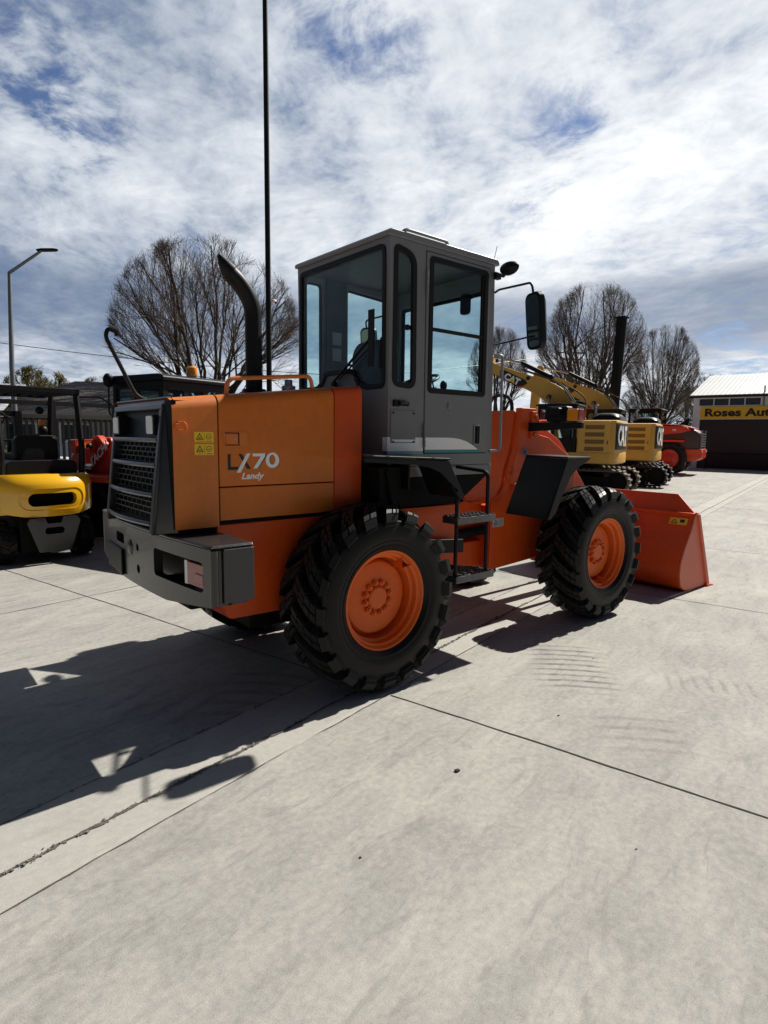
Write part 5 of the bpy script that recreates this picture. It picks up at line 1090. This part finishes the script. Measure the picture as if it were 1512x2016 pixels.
    rb_.loft([[(-1.112-.125*math.sin(a)-.012*o_, (1.052+.012*o_)*math.cos(a), z) for z in (1.40,2.22)] + [(-1.112-.125*math.sin(a)+.01, 1.03*math.cos(a), z) for z in (2.22,1.40)] for a in ang for o_ in (1,)])
    part('rear_panel', rb_, M['ink'] if letters else M[mt], up_, sharp=40)
    if letters:
        for i_, (ch, a_) in enumerate((('C',.42),('A',.86),('T',1.30))):
            x_, y_ = -1.112-.125*math.sin(a_)-.018, 1.066*math.cos(a_); tg = Vector((-.125*math.cos(a_), -1.064*math.sin(a_), 0)).normalized()
            text('maker_lettering', ch, .80, M['white'], up_, basis((x_-tg.x*.05-.03, y_-tg.y*.05+.02, 1.56), tg, (0,0,1)), .004, 0, .03, .62 if i_ else .5)
        part('maker_triangle', MB().hexa([(-1.262,.40,1.50),(-1.272,-.10,1.50),(-1.24,-.10,1.50),(-1.23,.40,1.50),(-1.268,.12,1.78),(-1.268,.10,1.78),(-1.24,.10,1.78),(-1.24,.12,1.78)]), M['yellow'], up_)
    ca_ = bpy.data.objects.new('cab', None); COL.objects.link(ca_); ca_.parent = E_
    cabbox(ca_, .05, 1.35, .18, 1.14, 1.30, 2.76, 1.75, 'black', 'glass2', .10, .07)
    part('seat', MB().loft([[(x,y,z) for y,z in rrect(.40,1.5,.85,2.25,.08)] for x in (.30,.42)]).box(.3,.8,.4,.85,1.5,1.62), M['cabdark'], ca_)
    part('door_panel', MB().box(.15,1.2,1.13,1.15,1.32,1.72), M['black'], ca_, bev=.01)
    # boom, arm, bucket
    bm_ = bpy.data.objects.new('boom', None); COL.objects.link(bm_); bm_.parent = E_
    if not low:
        bp = [(.30,1.45),(.70,1.40),(.98,2.35),(1.32,2.92),(1.9,3.30),(3.55,4.10),(3.62,4.32),(3.45,4.40),(2.3,3.98),(1.25,3.62),(.80,3.36),(.42,2.80)]
        top = [(.34,2.55),(.48,2.92),(.84,3.43),(1.27,3.69),(2.3,4.05)]; tip, sv = (3.52,4.26), [(3.36,4.62),(3.56,4.70),(3.74,4.42),(3.80,4.15),(3.92,2.0),(3.72,1.95),(3.40,4.0)]
        cy, cr = [(1.30,3.80),(2.35,4.32)], [(2.35,4.32),(3.42,4.60)]
        lift, rod = [(1.02,1.45),(1.16,2.35)], [(1.16,2.35),(1.30,3.15)]
        lg = (1.95,3.36)
        bk_ = [(3.7,2.0),(3.95,2.05),(4.05,1.5),(3.7,1.05),(3.25,1.2),(3.3,1.35),(3.65,1.3),(3.78,1.6)]
    else:
        bp = [(.30,1.45),(.70,1.40),(1.1,2.15),(1.6,2.62),(2.4,2.80),(4.0,2.55),(4.1,2.75),(4.0,2.88),(2.5,3.22),(1.5,3.12),(.80,2.75),(.42,2.2)]
        top = [(.40,2.2),(.6,2.5),(.84,2.83),(1.5,3.2),(2.5,3.3)]; tip, sv = (4.0,2.75), [(3.8,3.0),(4.0,3.15),(4.2,2.9),(4.3,2.6),(4.0,.8),(3.8,.8),(3.9,2.4)]
        cy, cr = [(1.60,3.32),(2.7,3.42)], [(2.7,3.42),(3.9,3.08)]
        lift, rod = [(1.02,1.45),(1.3,1.95)], [(1.3,1.95),(1.7,2.7)]; lg = None
        bk_ = [(3.8,.8),(4.05,.85),(4.15,.4),(3.8,.05),(3.3,.1),(3.35,.2),(3.7,.2),(3.85,.5)]
    yb = -.28
    arm = part('boom_arm', MB().prism(rpoly(bp,[.05,.05,.15,.2,.2,.06,.06,.06,.3,.3,.3,.2],5),'y',yb-.17,yb+.17), M[mt], bm_, bev=.012)
    part('pin', MB().tube([(1.30,yb-.20,3.12),(1.30,yb+.20,3.12)] if not low else [(1.7,yb-.2,2.7),(1.7,yb+.2,2.7)],.085,12).tube([(2.05,yb-.19,3.78),(2.05,yb+.19,3.78)] if not low else [(2.4,yb-.19,3.0),(2.4,yb+.19,3.0)],.07,10), M['ink'], arm)
    part('stick', MB().prism(rpoly(sv,.06),'y',yb-.12,yb+.12), M[mt], bm_, bev=.01)
    part('bucket', MB().prism(rpoly(bk_,.05),'y',yb-.38,yb+.38), M['under'], bm_, bev=.01)
    P2 = lambda q_, dy=0: (q_[0], yb+dy, q_[1])
    part('stick_cylinder', MB().tube([P2(cy[0]),P2(cy[1])],.075,12).tube([P2(cy[0],-.1),P2(cy[0],.1)],.09,10), M['black'], bm_); part('cylinder_rod', MB().tube([P2(cr[0]),P2(cr[1])],.035,10), M['steel'], bm_)
    for dy in (-.26,.26): part('boom_cylinder', MB().tube([P2(lift[0],dy),P2(lift[1],dy)],.065,10), M[mt], bm_); part('cylinder_rod', MB().tube([P2(rod[0],dy),P2(rod[1],dy)],.035,10), M['steel'], bm_)
    hz_ = MB()
    for k, dy in enumerate((-.10,-.03,.05,.11)): hz_.tube(fillet([(x-.03+.02*k,yb+dy,z+.02+.03*(k%2)) for x,z in top],.2,4) + [Vector((P2(cy[1],dy*.5)[0]-.1, yb+dy*.5, cy[1][1]-.05))],.022,6)
    hz_.tube(fillet([(.2,yb,2.3),(.05,yb+.1,3.0),(.35,yb+.1,3.3),(.8,yb+.05,3.5)] if not low else [(.2,yb,2.0),(.1,yb+.1,2.5),(.5,yb+.1,2.8),(.8,yb+.05,2.9)],.2,5),.025,6)
    part('hydraulic_hose', hz_, M['hose'], bm_)
    if letters and lg:
        ex_, ey_ = Vector((-.90,0,-.43)), Vector((-.43,0,.90)); o_ = Vector((lg[0],yb+.172,lg[1]))
        def lp(u,v): p = o_ - ex_*u*0 + ex_*(u-.0)*1 + ey_*v; return (p.x, p.z)
        o_ = Vector((2.95, yb+.172, 4.00))
        part('boom_decal', MB().plate(rpoly([lp(-.05,-.22),lp(-.15,.05),lp(.0,.10),lp(.85,.10),lp(.98,.02),lp(.78,-.22)],.03),[],'y',yb+.170,yb+.174), M['ink'], arm)
        part('boom_decal', MB().plate([lp(.62,-.24),lp(.85,-.215),lp(.93,-.08)],[],'y',yb+.170,yb+.1745), M['red'], arm)
        text('boom_lettering','CAT',.30,M['white'],arm,basis(o_ + ex_*.10 + ey_*-.165 + Vector((0,.004,0)),ex_,ey_),.002,0,.014,1.0)
        part('boom_triangle', MB().plate([lp(.30,-.165),lp(.55,-.165),lp(.43,-.05)],[],'y',yb+.174,yb+.1785), M['yellow'], arm)
    return E_
M['track_tan'] = mat('dusty_track', (.10,.075,.055), .8, var=.5, vs=8)
M['hose'] = mat('hydraulic_hose', (.10,.075,.05), .6, var=.5, vs=4)
A103 = R(103.4)
excavator('excavator', 'yellow excavator with dusty tracks parked nearest behind the orange bucket', (15.55,7.2,0), R(110), 'cyellow', 1)
excavator('excavator', 'second yellow excavator with clean black tracks beside the dark steel column', (19.6,7.95,0), R(110), 'cyellow', 2)
excavator('excavator', 'orange excavator mostly hidden between yellow excavator and red loader', (22.95,9.75,0), R(110), 'red', 0, True)
# ------------------------------------------------------------------ big red loader at the end of the row
BL = thing('wheel_loader', 'large red and brown wheel loader at the far end of the row of machines', 'wheel loader', (28.4,11.35,0), R(106))
BC = bpy.data.objects.new('cab', None); COL.objects.link(BC); BC.parent = BL
cabbox(BC, -.55, 1.05, -.8, .8, 1.75, 3.18, 2.0, 'black', 'glass2', .12, .10)
part('beacon', MB().lathe([(.001,3.28),(.07,3.28),(.07,3.40),(.001,3.42)],14,'z',(-.1,-.3,0)), M['lens_amber'], BC)
hb = lambda x, w, z0, z1: [(x,y,z) for y,z in rrect(-w,z0,w,z1,[.15,.15,.02,.02])]
part('hood', MB().loft([hb(-2.35,.80,1.22,2.05),hb(-2.15,.86,1.2,2.22),(hb(-1.5,.88,1.2,2.42)),hb(-.60,.88,1.2,2.48)]), M['brownside'], BL, bev=.02)
part('hood_stripe', MB().plate([(-.70,2.42),(-1.7,2.38),(-2.0,2.20),(-1.5,2.06),(-.70,1.98)],[],'y',.872,.89).plate([(-.70,2.42),(-1.7,2.38),(-2.0,2.20),(-1.5,2.06),(-.70,1.98)],[],'y',-.89,-.872).loft([[(x,y,z) for y,z in rrect(-.83,zz-.05,.83,zz,.02)] for x, zz in ((-2.1,2.30),(-1.5,2.46),(-.62,2.51))]), M['red'], BL, bev=.01)
text('model_lettering','180',.13,M['white'],BL,basis((-1.1,.892,2.16),(-1,0,0),(0,0,1)),.002,0,.004)
part('counterweight', MB().loft([[(x,y,z) for y,z in rrect(-.98,zb,.98,zt_,.05)] for x, zb, zt_ in ((-2.5,.85,1.28),(-2.3,.72,1.30),(-1.5,.62,1.28),(-.4,.62,1.22))]), M['red'], BL, bev=.02)
gb = MB()
for k in range(6): gb.box(-2.46,-2.38,-.7,.7,1.40+k*.12,1.45+k*.12)
gb.box(-2.47,-2.40,-.72,-.66,1.3,2.2).box(-2.47,-2.40,.66,.72,1.3,2.2)
part('radiator_guard', gb, M['galv'], BL)
part('rear_light', MB().box(-2.53,-2.48,.70,.92,1.12,1.24).box(-2.53,-2.48,-.92,-.70,1.12,1.24), M['lens_white'], BL, bev=.01)
part('rear_fender', MB().prism(rpoly([(-1.75,1.72),(-.45,1.72),(-.3,1.3),(-.4,1.3),(-.55,1.62),(-1.75,1.62)],.04),'y',.62,1.3).prism(rpoly([(-1.75,1.72),(-.45,1.72),(-.3,1.3),(-.4,1.3),(-.55,1.62),(-1.75,1.62)],.04),'y',-1.3,-.62), M['red'], BL, bev=.01)
part('front_frame', MB().prism(rpoly([(.9,.7),(2.6,.8),(3.0,1.2),(2.4,2.4),(1.7,2.4),(1.3,1.4),(.9,1.3)],.05),'y',-.5,.5), M['red'], BL, bev=.02)
part('lift_arm', MB().prism(rpoly([(1.8,2.3),(2.1,2.5),(3.0,2.2),(4.4,.6),(4.2,.4),(2.8,1.6)],.08),'y',.4,.55).prism(rpoly([(1.8,2.3),(2.1,2.5),(3.0,2.2),(4.4,.6),(4.2,.4),(2.8,1.6)],.08),'y',-.55,-.4), M['red'], BL, bev=.01)
part('bucket', MB().prism(rpoly([(4.2,1.2),(4.0,.6),(4.3,.08),(5.4,.04),(5.4,.08),(4.4,.14),(4.1,.6),(4.28,1.2)],.03),'y',-1.35,1.35), M['red'], BL, bev=.01)
for x in (-1.1,2.0):
    for s_ in (-1,1): small_wheel(BL, x, s_*1.02, .80, .55, 'red', 16)
